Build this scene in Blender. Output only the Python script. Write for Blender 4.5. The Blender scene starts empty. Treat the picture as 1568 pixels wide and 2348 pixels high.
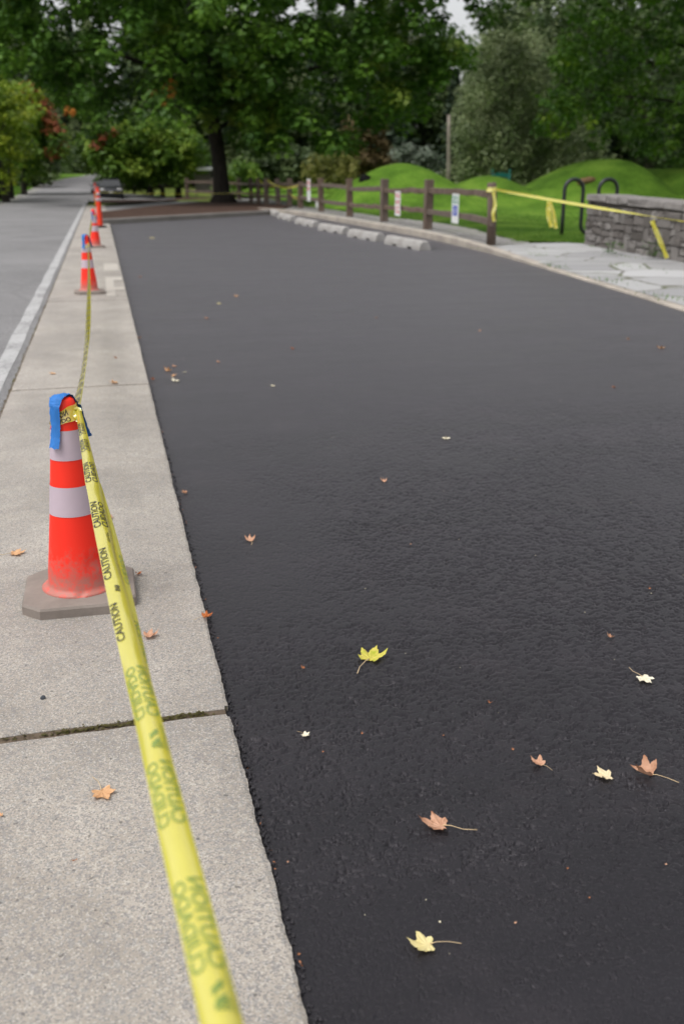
import bpy, bmesh, math, random
import numpy as np
from mathutils import Vector, Matrix
random.seed(7); rng = np.random.default_rng(7)
PI = math.pi
sc = bpy.context.scene
COL = sc.collection
# ------------------------------------------------------------------ camera model
F, CX, CY, HOR, VPX, H = 2283.0, 784.0, 1174.0, 406.0, 226.0, 1.42
PITCH = math.atan((CY-HOR)/F)
YAW = math.atan((CX-VPX)/(F/math.cos(PITCH)))
FW = Vector((math.sin(YAW)*math.cos(PITCH), math.cos(YAW)*math.cos(PITCH), -math.sin(PITCH)))
RT = Vector((math.cos(YAW), -math.sin(YAW), 0)); UP = RT.cross(FW)
EYE = Vector((0, 0, H))
def ray(x, y): return RT*((x-CX)/F) - UP*((y-CY)/F) + FW
def g(x, y, z=0.0):                      # where the line of sight meets the level z
    d = ray(x, y); return EYE + d*((z-H)/d.z)
def at(x, y, Y):                         # the point seen there at the distance Y
    d = ray(x, y); return EYE + d*(Y/d.y)
def depth(p): return (Vector(p)-EYE).dot(FW)
cam = bpy.data.cameras.new('camera'); co = bpy.data.objects.new('camera', cam); COL.objects.link(co)
co.matrix_world = Matrix(((RT.x, UP.x, -FW.x, 0), (RT.y, UP.y, -FW.y, 0), (RT.z, UP.z, -FW.z, H), (0, 0, 0, 1)))
cam.sensor_fit = 'VERTICAL'; cam.sensor_height = 36; cam.sensor_width = 24
cam.lens = F/2348*36; cam.clip_start = 0.05; cam.clip_end = 2000
cam.dof.use_dof = True; cam.dof.focus_distance = 2.9; cam.dof.aperture_fstop = 3.2
sc.camera = co
# ------------------------------------------------------------------ light
SUN_EL, SUN_AZ = math.radians(63), math.radians(248)      # azimuth clockwise from +Y
w = bpy.data.worlds.new('World'); sc.world = w; w.use_nodes = True
nt = w.node_tree; nt.nodes.clear()
sky = nt.nodes.new('ShaderNodeTexSky'); sky.sky_type = 'NISHITA'; sky.sun_disc = False
sky.sun_elevation = SUN_EL; sky.sun_rotation = SUN_AZ; sky.dust_density = 4.0
hs = nt.nodes.new('ShaderNodeHueSaturation'); hs.inputs['Saturation'].default_value = 0.10
bg = nt.nodes.new('ShaderNodeBackground'); bg.inputs['Strength'].default_value = 0.15
wo = nt.nodes.new('ShaderNodeOutputWorld')
nt.links.new(sky.outputs[0], hs.inputs['Color']); nt.links.new(hs.outputs[0], bg.inputs['Color']); nt.links.new(bg.outputs[0], wo.inputs[0])
sl = bpy.data.lights.new('sun', 'SUN'); sl.energy = 0.85; sl.angle = math.radians(32); sl.color = (1.0, 0.97, 0.93)
so = bpy.data.objects.new('sun', sl); COL.objects.link(so)
sv = Vector((math.sin(SUN_AZ)*math.cos(SUN_EL), math.cos(SUN_AZ)*math.cos(SUN_EL), math.sin(SUN_EL)))
so.rotation_euler = sv.to_track_quat('Z', 'Y').to_euler(); so.location = (0, 0, 30)
sc.view_settings.view_transform = 'Standard'; sc.view_settings.look = 'None'
sc.view_settings.exposure = 0.48; sc.view_settings.gamma = 1.0
sc.render.engine = 'CYCLES'
sc.cycles.use_denoising = True; sc.cycles.max_bounces = 6; sc.cycles.transparent_max_bounces = 6
sc.cycles.diffuse_bounces = 3; sc.cycles.glossy_bounces = 3; sc.cycles.transmission_bounces = 4
# ------------------------------------------------------------------ materials
class NB:
    def __init__(s, name):
        s.m = bpy.data.materials.new(name); s.m.use_nodes = True; s.t = s.m.node_tree; s.t.nodes.clear()
        s.out = s.t.nodes.new('ShaderNodeOutputMaterial'); s.p = s.t.nodes.new('ShaderNodeBsdfPrincipled')
        s.t.links.new(s.p.outputs[0], s.out.inputs[0]); s._co = {}
    def n(s, typ, ins=None, **kw):
        nd = s.t.nodes.new(typ)
        for k, v in kw.items(): setattr(nd, k, v)
        for k, v in (ins or {}).items(): s.set(nd.inputs[k], v)
        return nd
    def set(s, sock, v):
        if hasattr(v, 'is_output'): s.t.links.new(v, sock)
        else:
            if isinstance(v, (tuple, list)) and len(v) == 3 and sock.type == 'RGBA': v = (*v, 1)
            sock.default_value = v
    def co(s, scale=None):
        tc = s.n('ShaderNodeTexCoord'); o = tc.outputs['Object']
        if scale: o = s.n('ShaderNodeMapping', {0: o, 3: scale}).outputs[0]
        return o
    def noise(s, scale, detail=3, rough=.55, co=None, dist=0):
        return s.n('ShaderNodeTexNoise', {'Vector': co or s.co(), 'Scale': scale, 'Detail': detail, 'Roughness': rough, 'Distortion': dist}).outputs['Fac']
    def vor(s, scale, feature='F1', co=None, rand=1.0, out='Distance'):
        return s.n('ShaderNodeTexVoronoi', {'Vector': co or s.co(), 'Scale': scale, 'Randomness': rand}, feature=feature).outputs[out]
    def ramp(s, fac, stops, interp='LINEAR'):
        r = s.n('ShaderNodeValToRGB', {0: fac}); e = r.color_ramp.elements; r.color_ramp.interpolation = interp
        while len(e) < len(stops): e.new(.5)
        for el, (p, c) in zip(e, stops):
            el.position = p; el.color = (*c, 1) if isinstance(c, (tuple, list)) else (c, c, c, 1)
        return r.outputs[0]
    def mix(s, fac, a, b, mode='MIX'):
        m = s.n('ShaderNodeMix', data_type='RGBA', blend_type=mode)
        s.set(m.inputs[0], fac); s.set(m.inputs[6], a); s.set(m.inputs[7], b); return m.outputs[2]
    def math(s, op, a, b=0.0):
        m = s.n('ShaderNodeMath', operation=op); s.set(m.inputs[0], a); s.set(m.inputs[1], b); return m.outputs[0]
    def base(s, c, rough=.6, spec=.4, bump=None, dist=.005, strength=.6, metal=0.0):
        s.set(s.p.inputs['Base Color'], c); s.set(s.p.inputs['Roughness'], rough)
        s.set(s.p.inputs['Specular IOR Level'], spec); s.set(s.p.inputs['Metallic'], metal)
        if bump is not None:
            b = s.n('ShaderNodeBump', {'Height': bump, 'Distance': dist, 'Strength': strength})
            s.t.links.new(b.outputs[0], s.p.inputs['Normal'])
        return s.m
def m_asphalt():
    b = NB('fresh_asphalt')
    fine = b.noise(420, 3, .7); big = b.noise(120, 3, .65)
    h = b.math('ADD', b.math('MULTIPLY', b.ramp(big, [(.34, 0.0), (.46, 1.0)]), .7), b.math('MULTIPLY', fine, .7))
    streak = b.noise(1.0, 5, .65, co=b.co((.35, 2.2, 1))); spot = b.noise(2.4, 5, .7)
    col = b.mix(b.ramp(streak, [(.35, 0.0), (.7, 1.0)]), (.0056, .0051, .0068), (.0114, .0104, .0134))
    col = b.mix(b.ramp(fine, [(.30, .8), (.5, 0.0)]), col, (.003, .003, .0035))
    col = b.mix(b.math('MULTIPLY', b.ramp(spot, [(.52, 0.0), (.75, 1.0)]), .6), col, (.024, .0205, .0235))
    rg = b.n('ShaderNodeMapRange', {0: b.math('ADD', b.math('MULTIPLY', streak, .6), b.math('MULTIPLY', spot, .4)), 1: .3, 2: .7, 3: .38, 4: .58}).outputs[0]
    m = b.base(col, rg, .45, h, .0016, .6)
    b.p.inputs['Specular Tint'].default_value = (.985, .935, 1.0, 1)
    b.p.inputs['Sheen Weight'].default_value = .32; b.p.inputs['Sheen Roughness'].default_value = .30; b.p.inputs['Sheen Tint'].default_value = (.985, .93, 1.0, 1)
    return m
def m_concrete(name='worn_concrete', a=(.335, .297, .256), c2=(.465, .42, .37), speck=1.0):
    b = NB(name)
    blotch = b.math('ADD', b.math('MULTIPLY', b.noise(1.7, 5, .62), .6), b.math('MULTIPLY', b.noise(9, 5, .7), .4))
    stain = b.ramp(b.noise(.9, 6, .7), [(.38, .60), (.58, 0.0)])
    col = b.mix(b.ramp(blotch, [(.36, 0.0), (.62, 1.0)]), a, c2)
    col = b.mix(stain, col, (.20, .178, .156))
    cell = b.vor(250, 'F1', out='Color'); sep = b.n('ShaderNodeSeparateColor', {0: cell})
    dark = b.ramp(sep.outputs[0], [(.62, 0.0), (.72, 1.0)])
    lite = b.ramp(sep.outputs[1], [(.78, 0.0), (.85, 1.0)])
    pock = b.ramp(b.noise(300, 3, .7), [(.36, 1.0), (.42, 0.0)])
    pock2 = b.ramp(b.noise(60, 3, .55), [(.315, 1.0), (.345, 0.0)])
    agg = b.n('ShaderNodeSeparateColor', {0: b.vor(120, 'F1', out='Color')}).outputs[2]
    col = b.mix(b.math('MULTIPLY', b.ramp(agg, [(.80, 0.0), (.86, 1.0)]), .6*speck), col, (.27, .265, .26))
    col = b.mix(b.math('MULTIPLY', dark, .8*speck), col, (.225, .213, .208))
    col = b.mix(b.math('MULTIPLY', lite, .30*speck), col, (.70, .655, .59))
    col = b.mix(b.math('MULTIPLY', pock, .85*speck), col, (.145, .130, .120))
    col = b.mix(b.math('MULTIPLY', pock2, .7*speck), col, (.09, .085, .08))
    h = b.math('SUBTRACT', b.math('MULTIPLY', b.noise(190, 3, .6), 1.0), b.math('MULTIPLY', pock, .5))
    return b.base(col, .85, .3, h, .003, .6)
def m_road():
    b = NB('old_road_asphalt')
    col = b.mix(b.ramp(b.noise(.35, 5, .6), [(.3, 0.0), (.7, 1.0)]), (.135, .131, .133), (.20, .195, .197))
    cell = b.n('ShaderNodeSeparateColor', {0: b.vor(110, out='Color')}).outputs[0]
    col = b.mix(b.math('MULTIPLY', b.ramp(cell, [(.6, 0.0), (.8, 1.0)]), .5), col, (.33, .32, .32))
    col = b.mix(b.math('MULTIPLY', b.ramp(b.vor(.23), [(.05, 1.0), (.16, 0.0)]), .5), col, (.06, .058, .062))
    crack = b.ramp(b.vor(.3, 'DISTANCE_TO_EDGE', co=b.mix(.06, b.co(), b.n('ShaderNodeTexNoise', {'Vector': b.co(), 'Scale': 2.0}).outputs['Color'])), [(0, 1.0), (.012, 0.0)])
    col = b.mix(b.math('MULTIPLY', crack, .18), col, (.07, .068, .068))
    return b.base(col, .8, .3, b.noise(120, 3), .004, .8)
def m_paint_line(name='worn_white_paint', a=(.42, .415, .415), c=(.21, .205, .205)):
    b = NB(name)
    wear = b.ramp(b.math('ADD', b.math('MULTIPLY', b.noise(26, 5, .7), .6), b.math('MULTIPLY', b.noise(2.2, 4, .6), .4)), [(.38, 1.0), (.53, 0.0)])
    col = b.mix(wear, a, c)
    return b.base(col, .75, .3, b.noise(150, 2), .002, .7)
def m_simple(name, col, rough=.5, spec=.4, var=.18, scale=9.0, bump=0.0, bscale=60.0, metal=0.0):
    b = NB(name); d = tuple(x*(1-var) for x in col); l = tuple(min(1, x*(1+var)) for x in col)
    c = b.mix(b.noise(scale, 4, .6), d, l)
    return b.base(c, rough, spec, b.noise(bscale, 3) if bump else None, bump or .001, .7, metal)
def m_cone():
    b = NB('faded_orange_rubber')
    sx = b.n('ShaderNodeSeparateXYZ', {0: b.co()}).outputs[2]
    dirt = b.n('ShaderNodeMapRange', {0: sx, 1: .05, 2: .26, 3: .62, 4: .06}).outputs[0]
    nz = b.noise(34, 6, .75)
    f = b.ramp(b.math('SUBTRACT', b.math('ADD', nz, dirt), .52), [(.22, 0.0), (.62, 1.0)])
    col = b.mix(b.noise(5, 3), (.90, .022, .008), (.95, .034, .012))
    col = b.mix(b.math('MULTIPLY', f, .8), col, (.30, .19, .155))
    return b.base(col, .5, .4, b.noise(90, 3), .0006, .5)
def m_leafy(name, dark, mid, lite, trans=.35, accent=None, acc=.0):
    b = NB(name)
    geo = b.n('ShaderNodeNewGeometry'); r = geo.outputs['Random Per Island']
    clump = b.noise(.45, 3, .6)
    f = b.math('ADD', b.math('MULTIPLY', r, .34), b.math('MULTIPLY', b.ramp(clump, [(.36, 0.0), (.64, 1.0)]), .66))
    col = b.ramp(f, [(.1, dark), (.5, mid), (.92, lite)])
    if accent: col = b.mix(b.ramp(b.noise(.8, 3, .6), [(1-acc-.05, 0.0), (1-acc+.05, 1.0)]), col, accent)
    b.base(col, .5, .28)
    tr = b.n('ShaderNodeBsdfTranslucent', {0: col}); mx = b.n('ShaderNodeMixShader', {0: trans})
    b.t.links.new(b.p.outputs[0], mx.inputs[1]); b.t.links.new(tr.outputs[0], mx.inputs[2]); b.t.links.new(mx.outputs[0], b.out.inputs[0])
    return b.m
def m_tape():
    b = NB('yellow_plastic_film'); col = b.mix(b.noise(20, 2), (.82, .74, .085), (.88, .81, .12))
    b.base(col, .2, 1.0, b.noise(30, 3, .6), .0006, .3)
    b.p.inputs['Coat Weight'].default_value = 1.0; b.p.inputs['Coat Roughness'].default_value = .06; b.p.inputs['Coat IOR'].default_value = 2.3
    tr = b.n('ShaderNodeBsdfTranslucent', {0: (.85, .75, .06)}); mx = b.n('ShaderNodeMixShader', {0: .36})
    b.t.links.new(b.p.outputs[0], mx.inputs[1]); b.t.links.new(tr.outputs[0], mx.inputs[2]); b.t.links.new(mx.outputs[0], b.out.inputs[0])
    return b.m
def m_grass(name, a, c, d):
    b = NB(name)
    f = b.math('ADD', b.math('MULTIPLY', b.noise(.45, 5, .65), .65), b.math('MULTIPLY', b.noise(9, 5, .75), .35))
    col = b.ramp(f, [(.40, a), (.5, c), (.60, d)])
    return b.base(col, .9, .1, b.noise(30, 4, .75), .06, 1.0)
def m_gravel():
    b = NB('crushed_gravel')
    cell = b.n('ShaderNodeSeparateColor', {0: b.vor(42, out='Color')}).outputs[0]
    col = b.ramp(cell, [(0, (.12, .115, .11)), (.5, (.24, .23, .22)), (1, (.38, .365, .35))])
    col = b.mix(b.ramp(b.noise(.8, 4, .6), [(.5, 0.0), (.72, .5)]), col, (.17, .19, .10))
    return b.base(col, .9, .2, b.vor(42), .012, 1.0)
def m_flag():
    b = NB('flagstone'); 
    wob = b.n('ShaderNodeTexNoise', {'Vector': b.co(), 'Scale': 1.4, 'Detail': 3}).outputs['Color']
    c = b.mix(.22, b.co((.85, 1.05, 1)), wob)
    cell = b.n('ShaderNodeSeparateColor', {0: b.vor(1.0, out='Color', co=c)}).outputs[0]
    col = b.ramp(cell, [(0, (.26, .255, .255)), (.5, (.36, .355, .35)), (1, (.44, .435, .435))])
    col = b.mix(b.math('MULTIPLY', b.noise(6, 5, .65), .35), col, (.34, .34, .36))
    e = b.vor(1.0, 'DISTANCE_TO_EDGE', co=c); j = b.ramp(e, [(.007, 1.0), (.024, 0.0)])
    jc = b.mix(b.ramp(b.noise(1.1, 3), [(.42, 0.0), (.6, 1.0)]), (.15, .14, .125), (.09, .11, .04))
    col = b.mix(j, col, jc)
    return b.base(col, .75, .35, b.math('SUBTRACT', b.noise(22, 4), b.math('MULTIPLY', j, 1.2)), .012, .8)
def m_stone():
    b = NB('grey_fieldstone'); r = b.n('ShaderNodeNewGeometry').outputs['Random Per Island']
    col = b.ramp(r, [(0, (.10, .088, .080)), (.35, (.165, .148, .138)), (.7, (.215, .20, .19)), (1, (.27, .25, .235))])
    col = b.mix(b.math('MULTIPLY', b.noise(9, 6, .7), .6), col, (.085, .078, .072))
    return b.base(col, .85, .3, b.noise(24, 5, .65), .02, .8)
def m_wood():
    b = NB('weathered_wood')
    f = b.noise(7, 5, .65, co=b.co((1, 1, .25)))
    r = b.n('ShaderNodeObjectInfo').outputs['Random']
    col = b.ramp(f, [(.25, (.062, .040, .028)), (.5, (.130, .090, .068)), (.75, (.215, .165, .132))])
    col = b.mix(b.math('MULTIPLY', r, .45), col, (.13, .115, .105))
    return b.base(col, .85, .25, b.noise(30, 4, .6, co=b.co((1, 1, .1))), .008, .8)
def m_bark(name='maple_bark', a=(.012, .010, .009), c=(.05, .042, .036)):
    b = NB(name); f = b.noise(9, 5, .7, co=b.co((1, 1, .2)))
    return b.base(b.ramp(f, [(.3, a), (.75, c)]), .9, .2, f, .04, 1.0)
def m_mulch():
    b = NB('bark_mulch'); cell = b.n('ShaderNodeSeparateColor', {0: b.vor(26, co=b.co((1, 1.6, 1)), out='Color')}).outputs[0]
    col = b.ramp(cell, [(0, (.030, .016, .011)), (.6, (.058, .031, .022)), (1, (.10, .062, .046))])
    return b.base(col, .9, .2, b.vor(26), .02, 1.0)
def m_dryleaf(name, a, c, tip=None):
    b = NB(name); r = b.n('ShaderNodeObjectInfo').outputs['Random']
    tc = b.n('ShaderNodeVectorMath', operation='ADD'); b.t.links.new(b.co(), tc.inputs[0])
    rv = b.n('ShaderNodeCombineXYZ', {0: r, 1: r, 2: r}); b.t.links.new(rv.outputs[0], tc.inputs[1])
    f = b.noise(45, 4, .65, co=tc.outputs[0]); col = b.mix(b.ramp(f, [(.3, 0.0), (.7, 1.0)]), a, c)
    if tip:
        ln = b.n('ShaderNodeVectorMath', operation='LENGTH'); b.t.links.new(b.co(), ln.inputs[0])
        col = b.mix(b.ramp(b.math('ADD', b.math('MULTIPLY', ln.outputs['Value'], 14.0), b.math('SUBTRACT', f, .55)), [(.45, 0.0), (.85, 1.0)]), col, tip)
    b.base(col, .6, .3, b.noise(160, 3), .001, .6)
    tr = b.n('ShaderNodeBsdfTranslucent', {0: col}); mx = b.n('ShaderNodeMixShader', {0: .2})
    b.t.links.new(b.p.outputs[0], mx.inputs[1]); b.t.links.new(tr.outputs[0], mx.inputs[2]); b.t.links.new(mx.outputs[0], b.out.inputs[0])
    return b.m
M = dict(
    asphalt=m_asphalt(), conc=m_concrete(), kerb=m_concrete('tan_kerb_concrete', (.40, .345, .285), (.50, .44, .375), .4),
    kerb2=m_concrete('grey_kerb_concrete', (.16, .15, .14), (.27, .25, .235), .4), stop=m_concrete('cast_concrete', (.31, .30, .29), (.45, .435, .42), .5),
    road=m_road(), line=m_paint_line(), faint=m_paint_line('faded_white_paint', (.46, .425, .385), (.40, .365, .322)), cone=m_cone(), rubber=m_simple('dusty_grey_rubber', (.235, .20, .176), .8, .25, .3, 14, .002, 80),
    black=m_simple('black_rubber', (.016, .016, .017), .6, .4), collar=m_simple('pinkish_reflective_sheeting', (.52, .42, .48), .35, .5, .06, 18),
    blue=m_simple('blue_masking_tape', (.03, .17, .50), .6, .3, .22, 45, .0015, 110), tape=m_tape(),
    ink=m_simple('black_ink', (.012, .012, .012), .35, .4), ghost=m_simple('ink_seen_through_film', (.20, .27, .055), .3, .5, .1),
    orange2=m_simple('deep_orange_plastic', (.80, .045, .012), .45, .4, .12), dirt=m_simple('joint_soil', (.12, .092, .068), .95, .1, .6, 60, .006, 90),
    moss=m_leafy('moss', (.05, .04, .015), (.085, .075, .022), (.14, .13, .03), .2),
    lawn=m_grass('mown_lawn', (.070, .150, .016), (.122, .240, .026), (.190, .320, .042)), field=m_grass('rough_field', (.05, .09, .016), (.10, .14, .03), (.19, .20, .05)),
    gravel=m_gravel(), flag=m_flag(), stone=m_stone(), capstone=m_simple('pale_capstone', (.21, .195, .186), .85, .3, .4, 6, .02, 18),
    mortar=m_simple('dark_mortar', (.095, .086, .079), .95, .1), wood=m_wood(), rack=m_simple('black_powder_coat', (.012, .014, .017), .38, .5),
    mulch=m_mulch(), bark=m_bark(), bark2=m_bark('grey_bark', (.03, .026, .023), (.10, .088, .076)), pale=m_bark('bleached_wood', (.16, .135, .115), (.34, .30, .26)),
    white=m_simple('white_panel', (.72, .73, .73), .45, .4, .05), red=m_simple('red_lettering', (.60, .05, .07), .5, .3, .1), green=m_simple('green_lettering', (.02, .26, .15), .5, .3, .1),
    bluep=m_simple('blue_panel', (.012, .05, .42), .45, .4, .08), teal=m_simple('teal_steel', (.006, .21, .18), .4, .45), shed=m_simple('grey_boards', (.15, .135, .13), .8, .2, .35, 12),
    carp=m_simple('dark_grey_car_paint', (.018, .019, .023), .22, .55, .08), carb=m_simple('black_car_paint', (.008, .008, .009), .25, .6), glass=m_simple('dark_glass', (.02, .022, .024), .08, .7),
    lamp=m_simple('lamp_glass', (.62, .60, .60), .15, .6, .05), tyre=m_simple('tyre_rubber', (.012, .012, .012), .8, .2), metal=m_simple('alloy', (.45, .45, .46), .3, .5, .1, metal=.8),
    pebble=m_simple('dark_pebble', (.045, .05, .06), .7, .3, .4, 60), log=m_simple('rotten_log', (.20, .12, .065), .9, .2, .5, 8, .02, 20), void=m_simple('painted_dark_opening', (.006, .006, .006), .9, .1),
    tan=m_dryleaf('tan_leaf', (.42, .20, .11), (.68, .41, .28), (.30, .10, .035)), brown=m_dryleaf('brown_leaf', (.30, .10, .035), (.50, .22, .11)), orange=m_dryleaf('orange_brown_leaf', (.40, .10, .025), (.60, .20, .06)),
    ptan=m_dryleaf('light_tan_leaf', (.58, .30, .14), (.76, .47, .26), (.48, .20, .07)), pale_l=m_dryleaf('pale_yellow_leaf', (.74, .62, .26), (.82, .71, .38)), cream=m_dryleaf('cream_leaf', (.80, .72, .52), (.86, .80, .64)),
    ctip=m_dryleaf('cream_leaf_with_brown_tips', (.78, .62, .36), (.84, .72, .50), (.34, .11, .03)), ygreen=m_dryleaf('yellow_green_leaf', (.40, .44, .035), (.74, .60, .14)),
    stem=m_simple('leaf_stem', (.56, .42, .25), .6, .3, .1),
)
# ------------------------------------------------------------------ object helpers
def link(o, parent=None):
    COL.objects.link(o)
    if parent is not None: o.parent = parent
    return o
def tag(o, label=None, cat=None, group=None, kind=None):
    if label: o['label'] = label
    if cat: o['category'] = cat
    if group: o['group'] = group
    if kind: o['kind'] = kind
    return o
def empty(name, loc=(0, 0, 0), rz=0, label=None, cat=None, group=None):
    o = bpy.data.objects.new(name, None); o.location = loc; o.rotation_euler = (0, 0, rz); link(o); o.empty_display_size = .2
    return tag(o, label, cat, group)
def obj(name, bm, mat, parent=None, smooth=True, loc=None):
    me = bpy.data.meshes.new(name); bm.normal_update(); bm.to_mesh(me); bm.free()
    for m in (mat if isinstance(mat, (list, tuple)) else [mat]): me.materials.append(m)
    if smooth: me.polygons.foreach_set('use_smooth', [True]*len(me.polygons))
    o = bpy.data.objects.new(name, me)
    if loc is not None: o.location = loc
    return link(o, parent)
def raw(name, V, quads, mat, parent=None, smooth=False):
    V = np.asarray(V, np.float32); Q = np.asarray(quads, np.int32); n = Q.shape[1]
    me = bpy.data.meshes.new(name); me.vertices.add(len(V)); me.vertices.foreach_set('co', V.ravel())
    me.loops.add(Q.size); me.loops.foreach_set('vertex_index', Q.ravel())
    me.polygons.add(len(Q)); me.polygons.foreach_set('loop_start', np.arange(0, Q.size, n, dtype=np.int32))
    me.update(calc_edges=True); me.materials.append(mat)
    if smooth: me.polygons.foreach_set('use_smooth', [True]*len(Q))
    return link(bpy.data.objects.new(name, me), parent)
def copy_tree(o, parent=None):
    c = o.copy(); COL.objects.link(c)
    if parent is not None: c.parent = parent
    for ch in list(o.children): copy_tree(ch, c)
    return c
def bx(bm, c, s, rz=0, bev=0.0, tilt=(0, 0)):
    r = bmesh.ops.create_cube(bm, size=1); vs = r['verts']
    bmesh.ops.scale(bm, verts=vs, vec=s)
    if bev:
        es = list({e for v in vs for e in v.link_edges})
        r2 = bmesh.ops.bevel(bm, geom=es, offset=bev, segments=2, affect='EDGES', profile=.6); 
        vs = list({v for f in r2['faces'] for v in f.verts} | {v for v in vs if v.is_valid})
    mt = Matrix.Translation(c) @ Matrix.Rotation(rz, 4, 'Z') @ Matrix.Rotation(tilt[0], 4, 'X') @ Matrix.Rotation(tilt[1], 4, 'Y')
    bmesh.ops.transform(bm, matrix=mt, verts=vs)
    return vs
def tube(bm, pts, radii, seg=10, caps=True):
    pts = [Vector(p) for p in pts]; rings = []
    if not isinstance(radii, (list, tuple)): radii = [radii]*len(pts)
    ref = None
    for i, p in enumerate(pts):
        t = (pts[min(i+1, len(pts)-1)]-pts[max(i-1, 0)]).normalized()
        if ref is None: ref = Vector((1, 0, 0)) if abs(t.x) < .8 else Vector((0, 1, 0))
        a = (ref - t*ref.dot(t)).normalized(); b2 = t.cross(a); ref = a
        rings.append([bm.verts.new(p + (a*math.cos(2*PI*k/seg)+b2*math.sin(2*PI*k/seg))*radii[i]) for k in range(seg)])
    for r0, r1 in zip(rings, rings[1:]):
        for k in range(seg): bm.faces.new((r0[k], r0[(k+1) % seg], r1[(k+1) % seg], r1[k]))
    if caps: bm.faces.new(rings[0][::-1]); bm.faces.new(rings[-1])
def lathe(bm, prof, seg=48):
    rings = [[bm.verts.new((r*math.cos(2*PI*k/seg), r*math.sin(2*PI*k/seg), z)) for k in range(seg)] for r, z in prof]
    for r0, r1 in zip(rings, rings[1:]):
        for k in range(seg): bm.faces.new((r0[k], r0[(k+1) % seg], r1[(k+1) % seg], r1[k]))
    return rings
def poly(name, pts, z, mat, label, kind='structure', zfun=None):
    bm = bmesh.new(); f = bm.faces.new([bm.verts.new((p[0], p[1], zfun(p[0], p[1]) if zfun else z)) for p in pts])
    if f.calc_area() and f.normal.z < 0: f.normal_flip()
    bm.normal_update()
    if f.normal.z < 0: f.normal_flip()
    o = obj(name, bm, mat, smooth=False); return tag(o, label, name.replace('_', ' '), kind=kind)
def catmull(P, n=12):
    P = [Vector(p) for p in P]; out = []
    for i in range(len(P)-1):
        p0, p1, p2, p3 = P[max(i-1, 0)], P[i], P[i+1], P[min(i+2, len(P)-1)]
        for k in range(n):
            t = k/n; out.append(.5*((2*p1)+(p2-p0)*t+(2*p0-5*p1+4*p2-p3)*t*t+(3*p1-p0-3*p2+p3)*t**3))
    out.append(P[-1]); return out
# ------------------------------------------------------------------ terrain
def smooth01(t): t = max(0, min(1, t)); return t*t*(3-2*t)
def road_z(y): return 2.05*smooth01((y-62)/125)
MND = [(14.0, 48.0, 1.97, 3.35, 3.6), (18.75, 49.0, 1.42, 2.75, 3.2), (24.7, 48.0, 2.2, 4.5, 4.4)]
def mound_z(x, y):
    z = 0
    for i, (mx, my, h, sx, sy) in enumerate(MND):
        d = ((x-mx)/(sx if i < 2 or x < mx else 2.7))**2+((y-my)/sy)**2
        if i == 2: d = d**1.25
        z = max(z, (h+.12)*math.exp(-d)-.12)
    z = max(z, 1.80*smooth01((x-24.5)/5)*smooth01((y-23)/21)*(1-smooth01((y-52)/9)))
    return max(z, 0)
def base_z(x, y):
    left = smooth01((2.5-x)/3.0)
    z = left*road_z(y)
    z += (1-left)*(-.26*smooth01((y-62)/14)*smooth01((7-x)/4) + 1.2*smooth01((y-95)/40))
    return z
def lawn_z(x, y): return base_z(x, y) + .03 + mound_z(x, y)*smooth01((x-gx(y)+.1)/1.3)
# ground sheet out to the horizon
xs = np.concatenate([np.linspace(-600, -30, 12), np.linspace(-26, 60, 60), np.linspace(70, 600, 12)])
ys = np.concatenate([np.linspace(-300, -10, 8), np.linspace(0, 190, 96), np.linspace(200, 900, 12)])
V = [(x, y, base_z(x, y)-.16) for y in ys for x in xs]; nx = len(xs)
Q = [(j*nx+i, j*nx+i+1, (j+1)*nx+i+1, (j+1)*nx+i) for j in range(len(ys)-1) for i in range(nx-1)]
tag(raw('ground', V, Q, M['field'], smooth=True), 'rough green ground spreading out under the trees to the horizon', 'ground', kind='structure')
def strip(name, path_lr, mat, label, zf):
    V = []; Q = []
    for (xl, xr, y) in path_lr:
        for k in range(5): x = xl+(xr-xl)*k/4; V.append((x, y, zf(x, y)))
    for j in range(len(path_lr)-1):
        for k in range(4): a = j*5+k; Q.append((a, a+1, a+6, a+5))
    return tag(raw(name, V, Q, mat, smooth=True), label, name.replace('_', ' '), kind='structure')
RE = [(-6, -5.1), (72, -5.2), (105, -5.1), (112, -5.0), (125, -4.4), (140, -2.4), (160, 0), (180, 3.5)]
def redge(y): return float(np.interp(y, [a for a, b in RE], [b for a, b in RE]))
def rright(y): return -.715 if y < 62 else -.715+((y-62)/100)**2*4.2
strip('road', [(redge(y), rright(y), y) for y in np.arange(-6, 182, 2)], M['road'], 'worn grey two lane road climbing away beside the concrete strip', lambda x, y: base_z(x, y)-.012)
strip('road_shoulder', [(redge(y)-.95, redge(y)+.03, y) for y in np.arange(-6, 182, 2)], M['gravel'], 'grey gravel shoulder between the road and the grass verge', lambda x, y: base_z(x, y)-.02)
rows = [(-.905+.006*math.sin(y*3), -.775+.006*math.sin(y*2.1+1), y) for y in np.arange(-2, 60, .5)]
strip('white_line', rows, M['line'], 'worn white edge line painted along the road by the concrete strip', lambda x, y: base_z(x, y)-.008)
strip('verge', [(-40, redge(y)-.85, y) for y in np.arange(-6, 182, 2)], M['lawn'], 'green grass verge under the trees on the far side of the road', lambda x, y: base_z(x, y)-.004+.02*math.sin(y))
# ------------------------------------------------------------------ lot edge curve
KERB = catmull([(3.6, -1.5, 0), (4.8, 3.0, 0), (5.68, 6.8, 0), (6.29, 10.16, 0), (6.76, 13.45, 0), (7.2, 17.0, 0), (7.5, 20.0, 0), (7.76, 24.35, 0), (7.8, 28.5, 0), (7.78, 32.65, 0), (7.66, 38, 0), (7.3, 43.0, 0), (6.7, 45.2, 0)], 8)
def kerb_h(y): return .012 + .125*smooth01((y-14)/9)
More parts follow.
